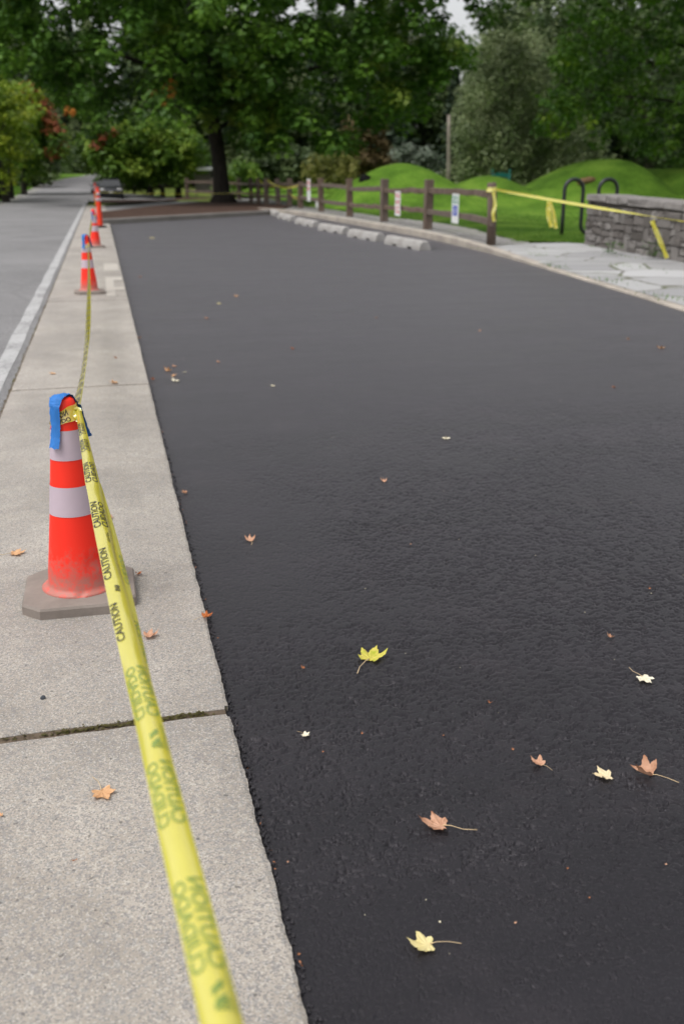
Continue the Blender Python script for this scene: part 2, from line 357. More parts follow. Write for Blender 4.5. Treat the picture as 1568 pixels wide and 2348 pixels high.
# asphalt lot: one displaced sheet, its rows closer together near the camera so that the pits are real
def vnoise(x, y, sc_, seed):
    x = x*sc_+seed*17.3; y = y*sc_+seed*9.1; xi = np.floor(x); yi = np.floor(y); fx = x-xi; fy = y-yi
    fx = fx*fx*fx*(fx*(fx*6-15)+10); fy = fy*fy*fy*(fy*(fy*6-15)+10)
    def h(a, b):
        a = (a.astype(np.int64) & 0xffff).astype(np.uint64); b = (b.astype(np.int64) & 0xffff).astype(np.uint64)
        v = (a*np.uint64(374761393)+b*np.uint64(668265263)+np.uint64(seed*2246822519+11)) & np.uint64(0xffffffff)
        v = ((v ^ (v >> np.uint64(13)))*np.uint64(1274126177)) & np.uint64(0xffffffff); v = v ^ (v >> np.uint64(16))
        return (v & np.uint64(0xffff)).astype(float)/65535.0
    a = h(xi, yi); b = h(xi+1, yi); c = h(xi, yi+1); d = h(xi+1, yi+1)
    return (a*(1-fx)+b*fx)*(1-fy)+(c*(1-fx)+d*fx)*fy
def fbm(x, y, sc_, seed, o=3):
    t = 0; a = 1; n = 0
    for k in range(o): t = t+a*vnoise(x, y, sc_*2**k, seed+k); n += a; a *= .5
    return t/n
LZ = -.016
def sstep(t): t = np.clip(t, 0, 1); return t*t*(3-2*t)
yr_ = np.concatenate([np.linspace(-3, .55, 12), 1.42/np.tan(np.linspace(math.atan(1.42/.6), math.atan(1.42/42.6), 1500))])
kx = np.array([p.x+.05 for p in KERB]); ky = np.array([p.y for p in KERB])
xl_ = np.where(yr_ < 34.0, .244, .246+(yr_-34.0)*.866); xr_ = np.maximum(np.interp(yr_, ky, kx), xl_+.02); NC = 640
_re = [g(1580, v) for v in np.linspace(640, 2390, 120)][::-1]
xv_ = np.minimum(np.interp(yr_, [p.y for p in _re], [p.x for p in _re])+.08, xr_); xv_ = np.maximum(xv_, xl_+.4*(xr_-xl_)*(yr_ > 3)); xv_ = np.minimum(np.maximum(xv_, xl_+.01), xr_)
NV = 560; t1_ = np.linspace(0, 1, NV)[None, :]; t2_ = np.linspace(0, 1, NC-NV+1)[None, 1:]
X = np.concatenate([xl_[:, None]+(xv_-xl_)[:, None]*t1_, xv_[:, None]+(xr_-xv_)[:, None]*t2_], 1); Y = np.repeat(yr_[:, None], NC, 1)
X[:, 0] += rng.normal(0, .003, len(yr_))
dy = np.abs(np.gradient(yr_))[:, None]; fade = sstep((.030-dy)/.023)
dx = ((xr_-xl_)/NC)[:, None]
patch = .75*sstep((fbm(X, Y, .75, 3, 5)-.47)/.16); 
for (u_, v_, r_, a_) in [(1370, 1490, .42, .9), (1480, 1740, .26, .8), (1180, 1620, .3, .6), (1000, 1290, .5, .6), (1300, 1000, 1.0, .6), (1250, 2000, .2, .5), (760, 1700, .2, .35)]:
    q_ = g(u_, v_); patch = np.clip(patch*.999+a_*np.exp(-((X-q_.x)**2+(Y-q_.y)**2*.5)/r_**2), 0, 1)
pit = fbm(X*.72+.004*vnoise(X, Y, 30, 40), Y*1.0, 92, 21, 4); crack = np.abs(fbm(X*.72, Y, 44, 31, 3)-.5)
Z = LZ+.006*(fbm(X, Y, 1.1, 5, 3)-.5)-fade*.0035*patch*(1-sstep((fbm(X, Y, 26, 71, 2)-.40)/.10))*0
gate = sstep((vnoise(X, Y, 24, 81)-.45)/.12)
Z = Z-fade*(.0012+.0026*patch)*sstep((.345+.070*patch-pit)/.025) - fade*(.0013+.0030*patch)*gate*sstep((.026+.024*patch-crack)/.010) + fade*.0007*(fbm(X, Y, 110, 51, 2)-.5)
Z = Z-.006*sstep((.03-(X-xl_[:, None]))/.03)*vnoise(X, Y, 40, 61)
V = np.stack([X, Y, Z], 2).reshape(-1, 3); nr = len(yr_)
ii = (np.arange(nr-1)[:, None]*NC+np.arange(NC-1)[None, :]).ravel(); Q = np.stack([ii, ii+1, ii+NC+1, ii+NC], 1)
tag(raw('parking_lot', V, Q, M['asphalt'], smooth=True), 'freshly sealed black asphalt parking lot strewn with a few leaves', 'parking lot', kind='structure')
# crumbs of sealer at the edge
bm = bmesh.new()
for k in range(900):
    y = .7+abs(random.gauss(0, 1))*3.2; s = random.uniform(.0015, .005)
    bmesh.ops.create_icosphere(bm, subdivisions=1, radius=s, matrix=Matrix.Translation((.258+.008*max(0, min(1, (2.3-y)/1.0))+random.gauss(.002, .005), y, LZ+s*.3)) @ Matrix.Diagonal((1, 1.6, .7, 1)))
tag(obj('asphalt_crumbs', bm, M['asphalt'], smooth=False), 'black crumbs of sealer along the edge of the concrete strip', 'crumbs', kind='stuff')
# ------------------------------------------------------------------ concrete strip in slabs
JO = [-2.4, 2.487, 7.285, 12.66, 17.5, 22.4, 27.3, 32.2, 37.1, 42.0, 46.9, 51.8, 56.7]
def jline(x, y0, k): return y0 + (.035*(x-.25) if k else .045*(x-.25))
bm = bmesh.new()
for k in range(len(JO)-1):
    y0, y1 = JO[k], JO[k+1]; gap0 = .016; gap1 = .016
    n = 560 if k == 0 else 420 if k == 1 else 40 if k < 6 else 10; xr = .25; xl = -.705; cols = 14; wob = 0.0
    grid = []
    for j in range(n+1):
        t = j/n; row = []
        # corner chips
        for i in range(cols+1):
            s = i/cols; x = xl+(xr-xl)*s
            ya, yb = jline(x, y0, k)+gap0, jline(x, y1, k+1)-gap1
            y = ya+(yb-ya)*t; z = 0
            if i == cols: wob = .8*wob+random.uniform(-.0016, .0015); x += wob+random.uniform(-.0006, .0006)+.008*max(0, min(1, (2.3-y)/1.0)); z = -.005
            elif i == 0: x += random.uniform(-.004, .004); z = -.006
            elif i == cols-1: x = xr-.010+.008*max(0, min(1, (2.3-y)/1.0))+random.uniform(-.002, .002); z = -.0006
            if j in (0, n): z = min(z, -.004); y += random.uniform(-.0035, .0035)
            row.append(bm.verts.new((x, y, z)))
        grid.append(row)
    # chipped corner beside the wide joint
    if k == 0: grid[n][cols].co += Vector((-.022, -.030, -.02)); grid[n-1][cols].co += Vector((-.006, 0, -.008))
    if k == 1: grid[0][cols].co += Vector((-.006, .02, -.014))
    for j in range(n):
        for i in range(cols): bm.faces.new((grid[j][i], grid[j][i+1], grid[j+1][i+1], grid[j+1][i]))
    per = [grid[j][cols] for j in range(n+1)] + [grid[n][i] for i in range(cols-1, -1, -1)] + [grid[j][0] for j in range(n-1, -1, -1)] + [grid[0][i] for i in range(1, cols)]
    low = [bm.verts.new(v.co+Vector((0, 0, -.07))) for v in per]
    for i in range(len(per)): a = (i+1) % len(per); bm.faces.new((per[i], low[i], low[a], per[a]))
tag(obj('pavement', bm, M['conc'], smooth=False), 'pitted pale concrete strip of slabs between the road and the asphalt', 'concrete strip', kind='structure')
poly('joint_soil', [(-.715, -2.6), (.24, -2.6), (.24, 56.5), (-.715, 56.5)], -.006, M['dirt'], 'dark soil filling the joints of the concrete strip')
bm = bmesh.new()
V = []; Q = []
for k in range(620):                     # moss and crumbs in the wide joint
    x = random.uniform(-.62, .25); y = jline(x, 2.487, 1)+random.gauss(0, .006); s = random.uniform(.002, .006); z = -.006+random.uniform(0, .006)
    if -.25 < x < .18 or random.random() < .25:
        a = random.uniform(0, PI); V += [(x+s*math.cos(a), y+s*math.sin(a), z), (x-s*math.sin(a), y+s*math.cos(a), z+.002), (x-s*math.cos(a), y-s*math.sin(a), z), (x+s*math.sin(a), y-s*math.cos(a), z+.003)]
        b0 = len(V)-4; Q.append((b0, b0+1, b0+2, b0+3))
tag(raw('moss', V, Q, M['moss']), 'yellow green moss growing in the wide slab joint', 'moss', kind='stuff')
bm.free()
# painted letters on the strip
def text_mesh(s, size=1.0, bold=0.0, space=1.0):
    cu = bpy.data.curves.new('t', 'FONT'); cu.body = s; cu.size = size; cu.offset = bold; cu.space_character = space; cu.resolution_u = 3
    o = bpy.data.objects.new('t', cu); COL.objects.link(o); bpy.context.view_layer.update()
    me = bpy.data.meshes.new_from_object(o.evaluated_get(bpy.context.evaluated_depsgraph_get()))
    bm = bmesh.new(); bm.from_mesh(me); bpy.data.objects.remove(o); bpy.data.curves.remove(cu); bpy.data.meshes.remove(me)
    return bm
def fit(bm, x0, x1, y0, y1):
    xs = [v.co.x for v in bm.verts]; ys = [v.co.y for v in bm.verts]; ax, bx_, ay, by = min(xs), max(xs), min(ys), max(ys)
    for v in bm.verts: v.co.x = x0+(v.co.x-ax)/(bx_-ax)*(x1-x0); v.co.y = y0+(v.co.y-ay)/(by-ay)*(y1-y0)
bm = bmesh.new()
for (x0, x1, y0, y1) in [(-.005, .105, 13.05, 15.6), (.105, .235, 15.1, 15.6), (.105, .235, 13.75, 14.15), (-.02, .215, 16.7, 18.2)]:
    bm.faces.new([bm.verts.new((x, y, .0035)) for x, y in ((x0, y0), (x1, y0), (x1, y1), (x0, y1))])
tag(obj('painted_lettering', bm, M['faint'], smooth=False), 'faded white letters painted on the concrete strip beside the second cone', 'painted lettering', kind='structure')
# kerbs
def sweep(name, pts, prof, mat, label):
    bm = bmesh.new(); rings = []
    for i, p in enumerate(pts):
        t = (pts[min(i+1, len(pts)-1)]-pts[max(i-1, 0)]); t.z = 0; t.normalize(); s = Vector((t.y, -t.x, 0))
        rings.append([bm.verts.new(Vector((p.x, p.y, 0))+s*a+Vector((0, 0, b))) for a, b in prof(p)])
    for r0, r1 in zip(rings, rings[1:]):
        for k in range(len(r0)-1): bm.faces.new((r0[k], r1[k], r1[k+1], r0[k+1]))
    bm.faces.new(rings[0]); bm.faces.new(rings[-1][::-1])
    bmesh.ops.recalc_face_normals(bm, faces=bm.faces)
    return tag(obj(name, bm, mat, smooth=False), label, 'kerb', kind='structure')
sweep('kerb', KERB, lambda p: [(0, -.08), (0, kerb_h(p.y)-.015), (.012, kerb_h(p.y)), (.17, kerb_h(p.y)), (.18, -.08)], M['kerb'], 'long curving tan concrete kerb between the lot and the gravel path')
FK = [Vector((-.05, 33.9, 0)), Vector((.9, 34.9, 0)), Vector((2.6, 36.9, 0)), Vector((4.6, 39.2, 0)), Vector((6.4, 41.15, 0)), Vector((6.9, 42.6, 0))]
sweep('kerb', FK, lambda p: [(0, -.08), (0, .125), (.01, .14), (-.16, .14), (-.17, -.08)] if False else [(.0, -.08), (.0, .13), (-.012, .14), (-.3, .14), (-.31, -.08)], M['kerb2'], 'straight grey concrete kerb at the far end of the black asphalt')
# mulch islands, second lot
poly('mulch_bed', [(-.05, 34.3), (.9, 35.2), (2.4, 36.95), (4.4, 39.3), (6.2, 41.3), (6.8, 43), (7.6, 45), (8.6, 48), (8.9, 50), (8.4, 52.5), (8.0, 58), (6.9, 60.5), (5.8, 59.5), (4.2, 55.2), (2.3, 50.2), (.8, 45.2), (-.1, 42.4)], .11, M['mulch'], 'red brown bark mulch bed round the big maple trunk')
poly('side_lot', [(-.1, 42), (.9, 45.5), (2.4, 50.4), (4.4, 55.4), (6, 59.7), (6.6, 64), (4.6, 65), (1.6, 58), (-.1, 55)], -.02, M['road'], 'grey asphalt lane between the two mulch beds')
poly('mulch_bed', [(.1, 56.5), (1.5, 58.2), (3.4, 62.2), (4.6, 64.8), (6.4, 66.5), (7.4, 71), (5.8, 74.5), (4.4, 74), (2.2, 70), (.1, 66)], .10, M['mulch'], 'narrow red brown mulch bed beyond the grey lane', zfun=lambda x, y: .10+base_z(x, y))
poly('kerb_end', [(-.1, 43.4), (.55, 43.4), (.75, 45.6), (-.1, 45.6)], .06, M['stop'], 'pale concrete pad at the end of the grey lane')
poly('car_park', [(-.6, 66), (2.2, 70.2), (4.2, 74.3), (5.6, 76), (5, 92), (-1.2, 92)], 0, M['road'], 'grey parking area where the dark car stands', zfun=lambda x, y: base_z(x, y)+.01)
# gravel path, paving, lawn
G_EDGE = [(9.2, 21.3), (9.42, 22.4), (9.6, 24.2), (10.2, 26.9), (10.45, 29.6), (10.5, 32.1), (10.35, 34.4), (10.1, 36.1), (10.2, 39.7), (10.05, 42), (10.1, 45.5), (10.0, 48.6), (9.6, 53), (10.6, 58), (11, 70)]
poly('gravel_path', [(p.x+.12, p.y) for p in KERB if 17.5 < p.y < 43.5]+[(6.95, 45.2), (8.4, 47.6), (8.8, 50), (8.2, 52.6), (7.9, 58.2), (7, 62), (7.5, 70)]+list(reversed(G_EDGE)), .045, M['gravel'], 'grey gravel path under the split rail fence')
poly('paving', [(p.x+.12, p.y) for p in KERB if -1 < p.y < 19.6]+[(7.9, 19.9), (8.3, 20.4), (9.2, 21.0), (9.9, 20.9), (10.5, 20.7), (10.5, 19), (9.9, 15.8), (9.6, 12), (9.5, -1)], .05, M['flag'], 'pale irregular flagstone paving in front of the stone wall', zfun=lambda x, y: .018+.035*smooth01((y-14)/5))
# lawn mesh clipped to its border with the path
def gx(y):
    if y <= 20.6: return 10.55
    if y <= 21.6: return 10.55-(y-20.6)*1.5
    for (a, b), (c, d) in zip(G_EDGE, G_EDGE[1:]):
        if b <= y <= d: return a+(c-a)*(y-b)/(d-b)
    return 11
V = []; Q = []; ysl = np.concatenate([np.arange(-4, 21, 2.0), np.arange(21, 62, .35), np.arange(62, 120, 3)]); NXL = 110
for y in ysl:
    x0 = gx(y)-.10+.05*math.sin(y*9)+.05*math.sin(y*23)
    for i in range(NXL):
        t = i/(NXL-1); x = x0+(34-x0)*(t/.82) if t < .82 else 34+(t-.82)/.18*90
        V.append((x, y, lawn_z(x, y)+.04))
Q = [(j*NXL+i, j*NXL+i+1, (j+1)*NXL+i+1, (j+1)*NXL+i) for j in range(len(ysl)-1) for i in range(NXL-1)]
tag(raw('lawn', V, Q, M['lawn'], smooth=True), 'bright mown lawn with three rounded grassy mounds behind the fence', 'lawn', kind='structure')
def gt(x, y, zf=lawn_z):                 # first hit of a line of sight on the lawn
    d = ray(x, y); t = 5.0
    while t < 200:
        p = EYE+d*t
        if p.z <= zf(p.x, p.y)+.04: return p
        t += .05
    return p
def blades(name, pts, h, mat, label, cat, wid=.006, lean=.5):
    n = len(pts); P = np.array(pts, float); a = rng.uniform(0, 2*PI, n); hh = h*rng.uniform(.5, 1.2, n)
    d = np.stack([np.cos(a), np.sin(a), np.zeros(n)], 1); s = np.stack([-np.sin(a), np.cos(a), np.zeros(n)], 1)*wid
    top = P+d*(lean*hh*rng.uniform(.2, 1, n))[:, None]+np.stack([np.zeros(n)]*2+[hh], 1)
    V = np.stack([P-s, P+s, top], 1).reshape(-1, 3); Qi = np.arange(3*n).reshape(-1, 3)
    return tag(raw(name, V, Qi, mat), label, cat, kind='stuff')
M['blade'] = m_leafy('grass_blades', (.05, .12, .012), (.10, .20, .022), (.19, .28, .05), .3)
pts = []
for k in range(52000):
    y = 20.8+rng.beta(1, 2.2)*26; x = gx(y)-.16+rng.gamma(1.2, 2.2)
    if x < 26: pts.append((x, y, lawn_z(x, y)+.03))
for k in range(2500): y = rng.uniform(21.2, 48); pts.append((gx(y)+rng.normal(-.1, .07), y, .05))
blades('grass', pts, .075, M['blade'], 'short blades of grass all over the lawn behind the fence', 'grass', .008)
pts = []
for k in range(450):
    c = random.choice([(7.9, 17.9), (8.6, 20.3), (6.9, 13.2), (7.2, 15.6), (8.3, 15.0), (9.2, 17.2), (9.9, 19.6), (7.6, 19.9), (6.6, 11.0), (9.0, 13.4)])
    pts.append((c[0]+random.gauss(0, .12), c[1]+random.gauss(0, .35), .03))
blades('paving_weeds', pts, .05, M['blade'], 'thin weeds growing in the joints of the flagstone paving', 'weeds', .006)
pts = []
for k in range(9000):
    y = rng.uniform(30, 110); x = redge(y)-.95-rng.gamma(1.0, 1.5); pts.append((x, y, base_z(x, y)))
blades('verge_grass', pts, .14, M['blade'], 'longer grass blades on the verge across the road', 'grass', .02)
pts = []
for k in range(700):
    y = abs(random.gauss(0, 9))+4.5; pts.append((-.712+random.gauss(0, .008), y, -.012))
M['dryblade'] = m_leafy('dry_grass', (.10, .07, .02), (.17, .13, .04), (.14, .16, .04), .2)
blades('edge_weeds', pts, .014, M['dryblade'], 'dry moss and weeds in the seam beside the white line', 'weeds', .004)
# ------------------------------------------------------------------ traffic cones
def make_cone(p, ht=.737, up=(.514, .615), lo=(.320, .422), label='', rz=0.0):
    root = empty('traffic_cone', p, rz, label, 'traffic cone', 'orange traffic cones along the concrete strip')
    k = ht/.737
    prof = [(.128, .036), (.130, .044), (.124, .050), (.112, .053), (.1075, .062), (.1050, .10), (.098, .16), (.0795, .320), (.0695, .422), (.0605, .514), (.0505, .615), (.0420, .675), (.0385, .698), (.0335, .714), (.024, .722), (.020, .716), (.018, .60)]
    prof = [(r, z*k if z > .06 else z) for r, z in prof]
    fine = []
    for (r0, z0), (r1, z1) in zip(prof, prof[1:]):
        m = max(1, int((abs(z1-z0))/.02))
        fine += [(r0+(r1-r0)*i/m, z0+(z1-z0)*i/m) for i in range(m)]
    fine.append(prof[-1]); bm = bmesh.new(); lathe(bm, fine, 64)
    # pressed-in panel low on the side
    for v in bm.verts:
        a = math.degrees(math.atan2(v.co.y, v.co.x)); r = math.hypot(v.co.x, v.co.y)
        if .125 < v.co.z < .172 and -70 < a < -20: v.co.x *= 1-.0045/r; v.co.y *= 1-.0045/r
        if v.co.z < .056 and -92 < a < -84 and r > .11: v.co.z -= .008
    obj('cone_body', bm, M['cone'], root)
    def rad(z):
        for (r0, z0), (r1, z1) in zip(prof[5:], prof[6:]):
            if z0 <= z <= z1: return r0+(r1-r0)*(z-z0)/(z1-z0)
        return .03
    for a, b in (up, lo):
        bm = bmesh.new(); m = 5; e = .0016
        lathe(bm, [(rad(a+(b-a)*i/m)+e, a+(b-a)*i/m) for i in range(m+1)], 64); obj('reflective_collar', bm, M['collar'], root)
    # octagonal rubber base
    bm = bmesh.new(); h = .192; c = .062
    oc = [(-h+c, -h), (h-c, -h), (h, -h+c), (h, h-c), (h-c, h), (-h+c, h), (-h, h-c), (-h, -h+c)]
    lv = [(1.0, .0), (1.0, .030), (.975, .038), (.60, .042)]
    rings = [[bm.verts.new((x*s, y*s, z)) for x, y in oc] for s, z in lv]
    for r0, r1 in zip(rings, rings[1:]):
        for i in range(8): bm.faces.new((r0[i], r0[(i+1) % 8], r1[(i+1) % 8], r1[i]))
    bm.faces.new(rings[0][::-1]); bm.faces.new(rings[-1])
    obj('rubber_base', bm, M['rubber'], root, smooth=False)
    return root, rad
def ribbon_bm(P, W, S, arc=0.0, nv=7, bm=None):
    """film along points P with widths W and side vectors S; returns bm and a sampler (u metres, v -1..1)"""
    bm = bm or bmesh.new(); L = [0.0]; P = [Vector(p) for p in P]
    for a, b in zip(P, P[1:]): L.append(L[-1]+(b-a).length)
    T = [(P[min(i+1, len(P)-1)]-P[max(i-1, 0)]).normalized() for i in range(len(P))]
    SS = []; NN = []
    for s, t in zip(S, T):
        s = Vector(s); s = (s-t*s.dot(t)).normalized(); SS.append(s); NN.append(s.cross(t))
    AR = arc if isinstance(arc, list) else [arc]*len(P)
    def pt(i, v): return P[i]+SS[i]*(v*W[i]/2)+NN[i]*(AR[i]*W[i]*(1-v*v))
    rows = [[bm.verts.new(pt(i, -1+2*k/(nv-1))) for k in range(nv)] for i in range(len(P))]
    for r0, r1 in zip(rows, rows[1:]):
        for k in range(nv-1): bm.faces.new((r0[k], r0[k+1], r1[k+1], r1[k]))
    def sample(u, v, off):
        i = max(0, min(len(L)-2, int(np.searchsorted(L, u))-1)); t = (u-L[i])/max(1e-9, L[i+1]-L[i])
        p = pt(i, v).lerp(pt(i+1, v), t); s = SS[i].lerp(SS[i+1], t); n = NN[i].lerp(NN[i+1], t); a = AR[i]
        n = (n+s*(4*a*v)).normalized(); return p+n*off
    return bm, sample, L[-1]
def add_blue(root, rad, longer=0.0, front=-1.3):
    dl = Vector((-.86, front, 0)).normalized(); dr = Vector((.88, .25, 0)).normalized(); top = .741
    pl = [dl*(rad(.58)+.020)+Vector((0, 0, .560-longer)), dl*(rad(.6)+.010)+Vector((0, 0, .595-longer*.5)), dl*(rad(.64)+.008)+Vector((0, 0, .64)), dl*(.054)+Vector((0, 0, .69)), dl*.050+Vector((0, 0, .704)), dl*.038+Vector((0, 0, .723)), dl*.015+Vector((0, 0, .728)),
          dr*.004+Vector((0, 0, .728)), dr*.020+Vector((0, 0, .721)), dr*.036+Vector((0, 0, .692)), dr*.045+Vector((0, 0, .68)), dr*.056+Vector((0, 0, .62)), dr*.072+Vector((0, 0, .575))]
    P = catmull(pl, 6); n = len(P); S = [Vector((-dl.y, dl.x, 0))*-1]*n
    W = [.038+.011*math.exp(-((i-n*.42)/8)**2) for i in range(n)]
    bm, _, _ = ribbon_bm(P, W, S, -.12, 9)
    for v in bm.verts: v.co += Vector((random.gauss(0, .0008), random.gauss(0, .0008), random.gauss(0, .0016)))
    o = obj('masking_tape', bm, M['blue'], root); return o
fe = g(100, 1423), g(262, 1408); crz = math.atan2(fe[1].y-fe[0].y, fe[1].x-fe[0].x)
C1 = Vector((-.168, 3.415, 0)); C2 = Vector((-.215, 13.48, 0)); C3 = Vector((-.158, 22.55, 0))
cone1, rad1 = make_cone(C1, label='nearest orange cone with two pinkish bands and blue tape hanging from its tip', rz=crz*.9)
add_blue(cone1, rad1)
cone2 = copy_tree(cone1); cone2.location = C2; cone2.rotation_euler = (0, 0, .05)
cone2['label'] = 'second orange cone standing beside the white painted letters'
cone3, rad3 = make_cone(C3, .80, (.50, .665), (.33, .445), 'third orange cone with wide white bands near the far kerb', .02)
add_blue(cone3, rad1)
# tall slim channelizers
def channelizer(p, label):
    root = empty('channelizer_cone', p, 0, label, 'tall cone', 'tall slim orange channelizers')
    bm = bmesh.new(); pr = [(.085, .06), (.082, .10), (.066, .75), (.064, .84), (.062, .90), (.058, .99), (.050, 1.06), (.030, 1.075), (.030, 1.10), (.045, 1.11), (.045, 1.135), (.0, 1.14)]
    lathe(bm, pr[:-1]+[(.002, 1.14)], 32); obj('cone_body', bm, M['orange2'], root)
    for a, b in ((.75, .84), (.90, .99)):
        bm = bmesh.new(); ra = .066-.008*(a-.75)/.24; rb = .066-.008*(b-.75)/.24
        lathe(bm, [(ra, a), (ra+.003, a), (rb+.003, b), (rb, b)], 32); obj('reflective_collar', bm, M['collar'], root)
    bm = bmesh.new(); lathe(bm, [(.001, 0), (.20, 0), (.20, .03), (.18, .05), (.088, .065), (.001, .066)], 10); obj('rubber_base', bm, M['black'], root, smooth=False)
    return root
ch1 = channelizer((-.05, 31.5, 0), 'tall slim orange channelizer with black base behind the third cone')
ch2 = copy_tree(ch1); ch2.location = (-.20, 55, base_z(-.2, 55)); ch2['label'] = 'farthest tall orange channelizer, only its tip showing beside the dark car'
# ------------------------------------------------------------------ caution tape
tape = empty('caution_tape', (C1.x, C1.y, 0), 0, 'yellow caution tape strung from the near edge along the row of cones', 'caution tape')
TO = Vector((C1.x, C1.y, 0))
def lettering(sampler, words, mat, parent, off=.0006, nm='lettering'):
    """words: (text, u0, u1, v0, v1, mirror)"""
    out = bmesh.new()
    for (s, u0, u1, v0, v1, mir) in words:
        if s == '//':
            b = bmesh.new()
            for q in range(2):
                b.faces.new([b.verts.new((x, y, 0)) for x, y in ((q*.45, 0), (q*.45+.25, 0), (q*.45+.55, 1), (q*.45+.3, 1))])
        else: b = text_mesh(s, 1, .016)
        fit(b, 0, 1, 0, 1)
        for c in np.linspace(.12, .88, 5 if abs(v1-v0) > .5 else 3):
            bmesh.ops.bisect_plane(b, geom=b.verts[:]+b.edges[:]+b.faces[:], plane_co=(0, c, 0), plane_no=(0, 1, 0))
        for c in np.linspace(.1, .9, 9):
            bmesh.ops.bisect_plane(b, geom=b.verts[:]+b.edges[:]+b.faces[:], plane_co=(c, 0, 0), plane_no=(1, 0, 0))
        mp = {}
        for v in b.verts:
            yy = 1-v.co.y if mir else v.co.y
            mp[v] = out.verts.new(sampler(u0+(u1-u0)*v.co.x, v0+(v1-v0)*yy, off))
        for f in b.faces:
            try: out.faces.new([mp[v] for v in f.verts])
            except ValueError: pass
        b.free()
    return obj(nm, out, mat, parent, smooth=False)
# near span: from below the frame to the knot, u=0 near the camera, v=+1 to the right
n = 70; P = []; W = []; AR = []
for i in range(n+1):
    t = i/n; y = .45+(3.375-.45)*t; x = -.120+(3.375-y)*.0640+float(np.interp(y, [.45, .75, 1.05, 1.35, 1.65, 2.1, 2.6, 3.1, 3.4], [.005, .007, .004, .003, -.001, -.004, -.003, -.001, 0]))
    z = .672-.018*math.sin(PI*t)+.006*t
    P.append((x, y, z)); wv = .039
    if t > .72: wv = .039-(t-.72)/.28*.021
    W.append(wv); AR.append(.27+.05*math.sin(i*.37)+.03*math.sin(i*1.1))
P = [Vector(p)-TO for p in P]
S = [Vector((1, 0, -.10+.22*math.sin(i*.11)+.06*math.sin(i*.63))) for i in range(n+1)]
bm, samp, L = ribbon_bm(P, W, S, AR, 13)
span = obj('span', bm, M['tape'], tape)
wl = []
for (txt, y0, y1) in [('//', .742, .785), ('CAUTION', .80, .946), ('CAUTION', 1.053, 1.197), ('//', 1.228, 1.283), ('CAUTION', 1.322, 1.49)]:
    u0, u1 = y0-.45, y1-.45
    if txt == '//': wl += [('//', u0, u1, -.2, .45, False), ('88', u0, u0+.018, -.1, .6, False), ('INDUSTRIAL', u0, u1+.02, .70, .86, False)]
    else: wl += [('CAUTION', u0, u1, .02, .86, False), ('CUIDADO', u0, u1, -.88, -.12, False)]
lettering(samp, wl, M['ghost'], span)
wl = []
for (y0, y1) in [(1.60, 1.765), (1.885, 2.06), (2.20, 2.39), (2.56, 2.74), (2.86, 3.0), (3.06, 3.2)]:
    wl += [('CAUTION', y0-.45, y1-.45, -.95, -.22, True), ('CUIDADO', y0-.45, y1-.45, -.12, .62, True)] if y0 > 2.15 else [('CAUTION', y0-.45, y1-.45, -.95, -.30, True)]
wl += [('88', 1.82-.45, 1.85-.45, -.2, .3, True), ('INDUSTRIAL', 2.10-.45, 2.16-.45, .1, .4, True)]
lettering(samp, wl, M['ink'], span, .0008)
# second layer of the folded film on the right
n2 = 30; P2 = []; S2 = []; W2 = []
for i in range(n2+1):
    t = i/n2; y = 1.28+1.35*t; x = -.120+(3.375-y)*.0640+.013; f = math.sin(PI*t)
    P2.append(Vector((x+.004*f, y, .664-.008-.006*f-.010*(1-f)))-TO); S2.append(Vector((1, 0, -.55-.25*f))); W2.append(.016+.014*f)
bm, samp2, L2 = ribbon_bm(P2, W2, S2, .05, 7); fold = obj('fold', bm, M['tape'], tape)
lettering(samp2, [('CAUTION', .26, .43, .1, .95, True), ('CUIDADO', .62, .78, .1, .95, True)], M['ghost'], fold)
# wrap round the neck of the first cone, and knot
def wrap(zc, r, tilt, wd, parent, O, nm='wrap'):
    Pw = []; Sw = []
    for k in range(41):
        a = 2*PI*k/40; Pw.append(O+Vector((r*math.cos(a), r*math.sin(a), zc+tilt*math.cos(a-.3)))); Sw.append(Vector((-.25*math.cos(a), -.25*math.sin(a), 1)))
    bm, sm, LL = ribbon_bm(Pw, [wd*(1+.12*math.sin(k*.8)) for k in range(41)], Sw, .04, 7)
    o = obj(nm, bm, M['tape'], parent); return o, sm, LL
wr, sw, LW = wrap(.668, .0475, .016, .046, tape, Vector((0, 0, 0)))
lettering(sw, [('CAUTION', LW*.50, LW*.80, .0, .85, True), ('CUIDADO', LW*.52, LW*.80, -.9, -.25, True)], M['ink'], wr, -.0012)
bm = bmesh.new()
for k in range(5):
    a = random.uniform(0, 6); c = Vector((.043, -.030, .668))+Vector((random.gauss(0, .004), random.gauss(0, .005), random.gauss(0, .008)))
    Pk = [c+Vector((.011*math.cos(a+q*.9), .011*math.sin(a+q*.9), .013*math.sin(q*.7+a))) for q in range(9)]
    ribbon_bm(Pk, [.014]*9, [Vector((random.gauss(0, .3), .3, 1))]*9, .15, 5, bm)
Pk = catmull([(.046, -.034, .668), (.052, -.046, .650), (.055, -.050, .628), (.058, -.048, .610)], 5); ribbon_bm(Pk, [.012]*len(Pk), [Vector((1, .2, 0))]*len(Pk), .2, 5, bm)
obj('knot', bm, M['tape'], tape)
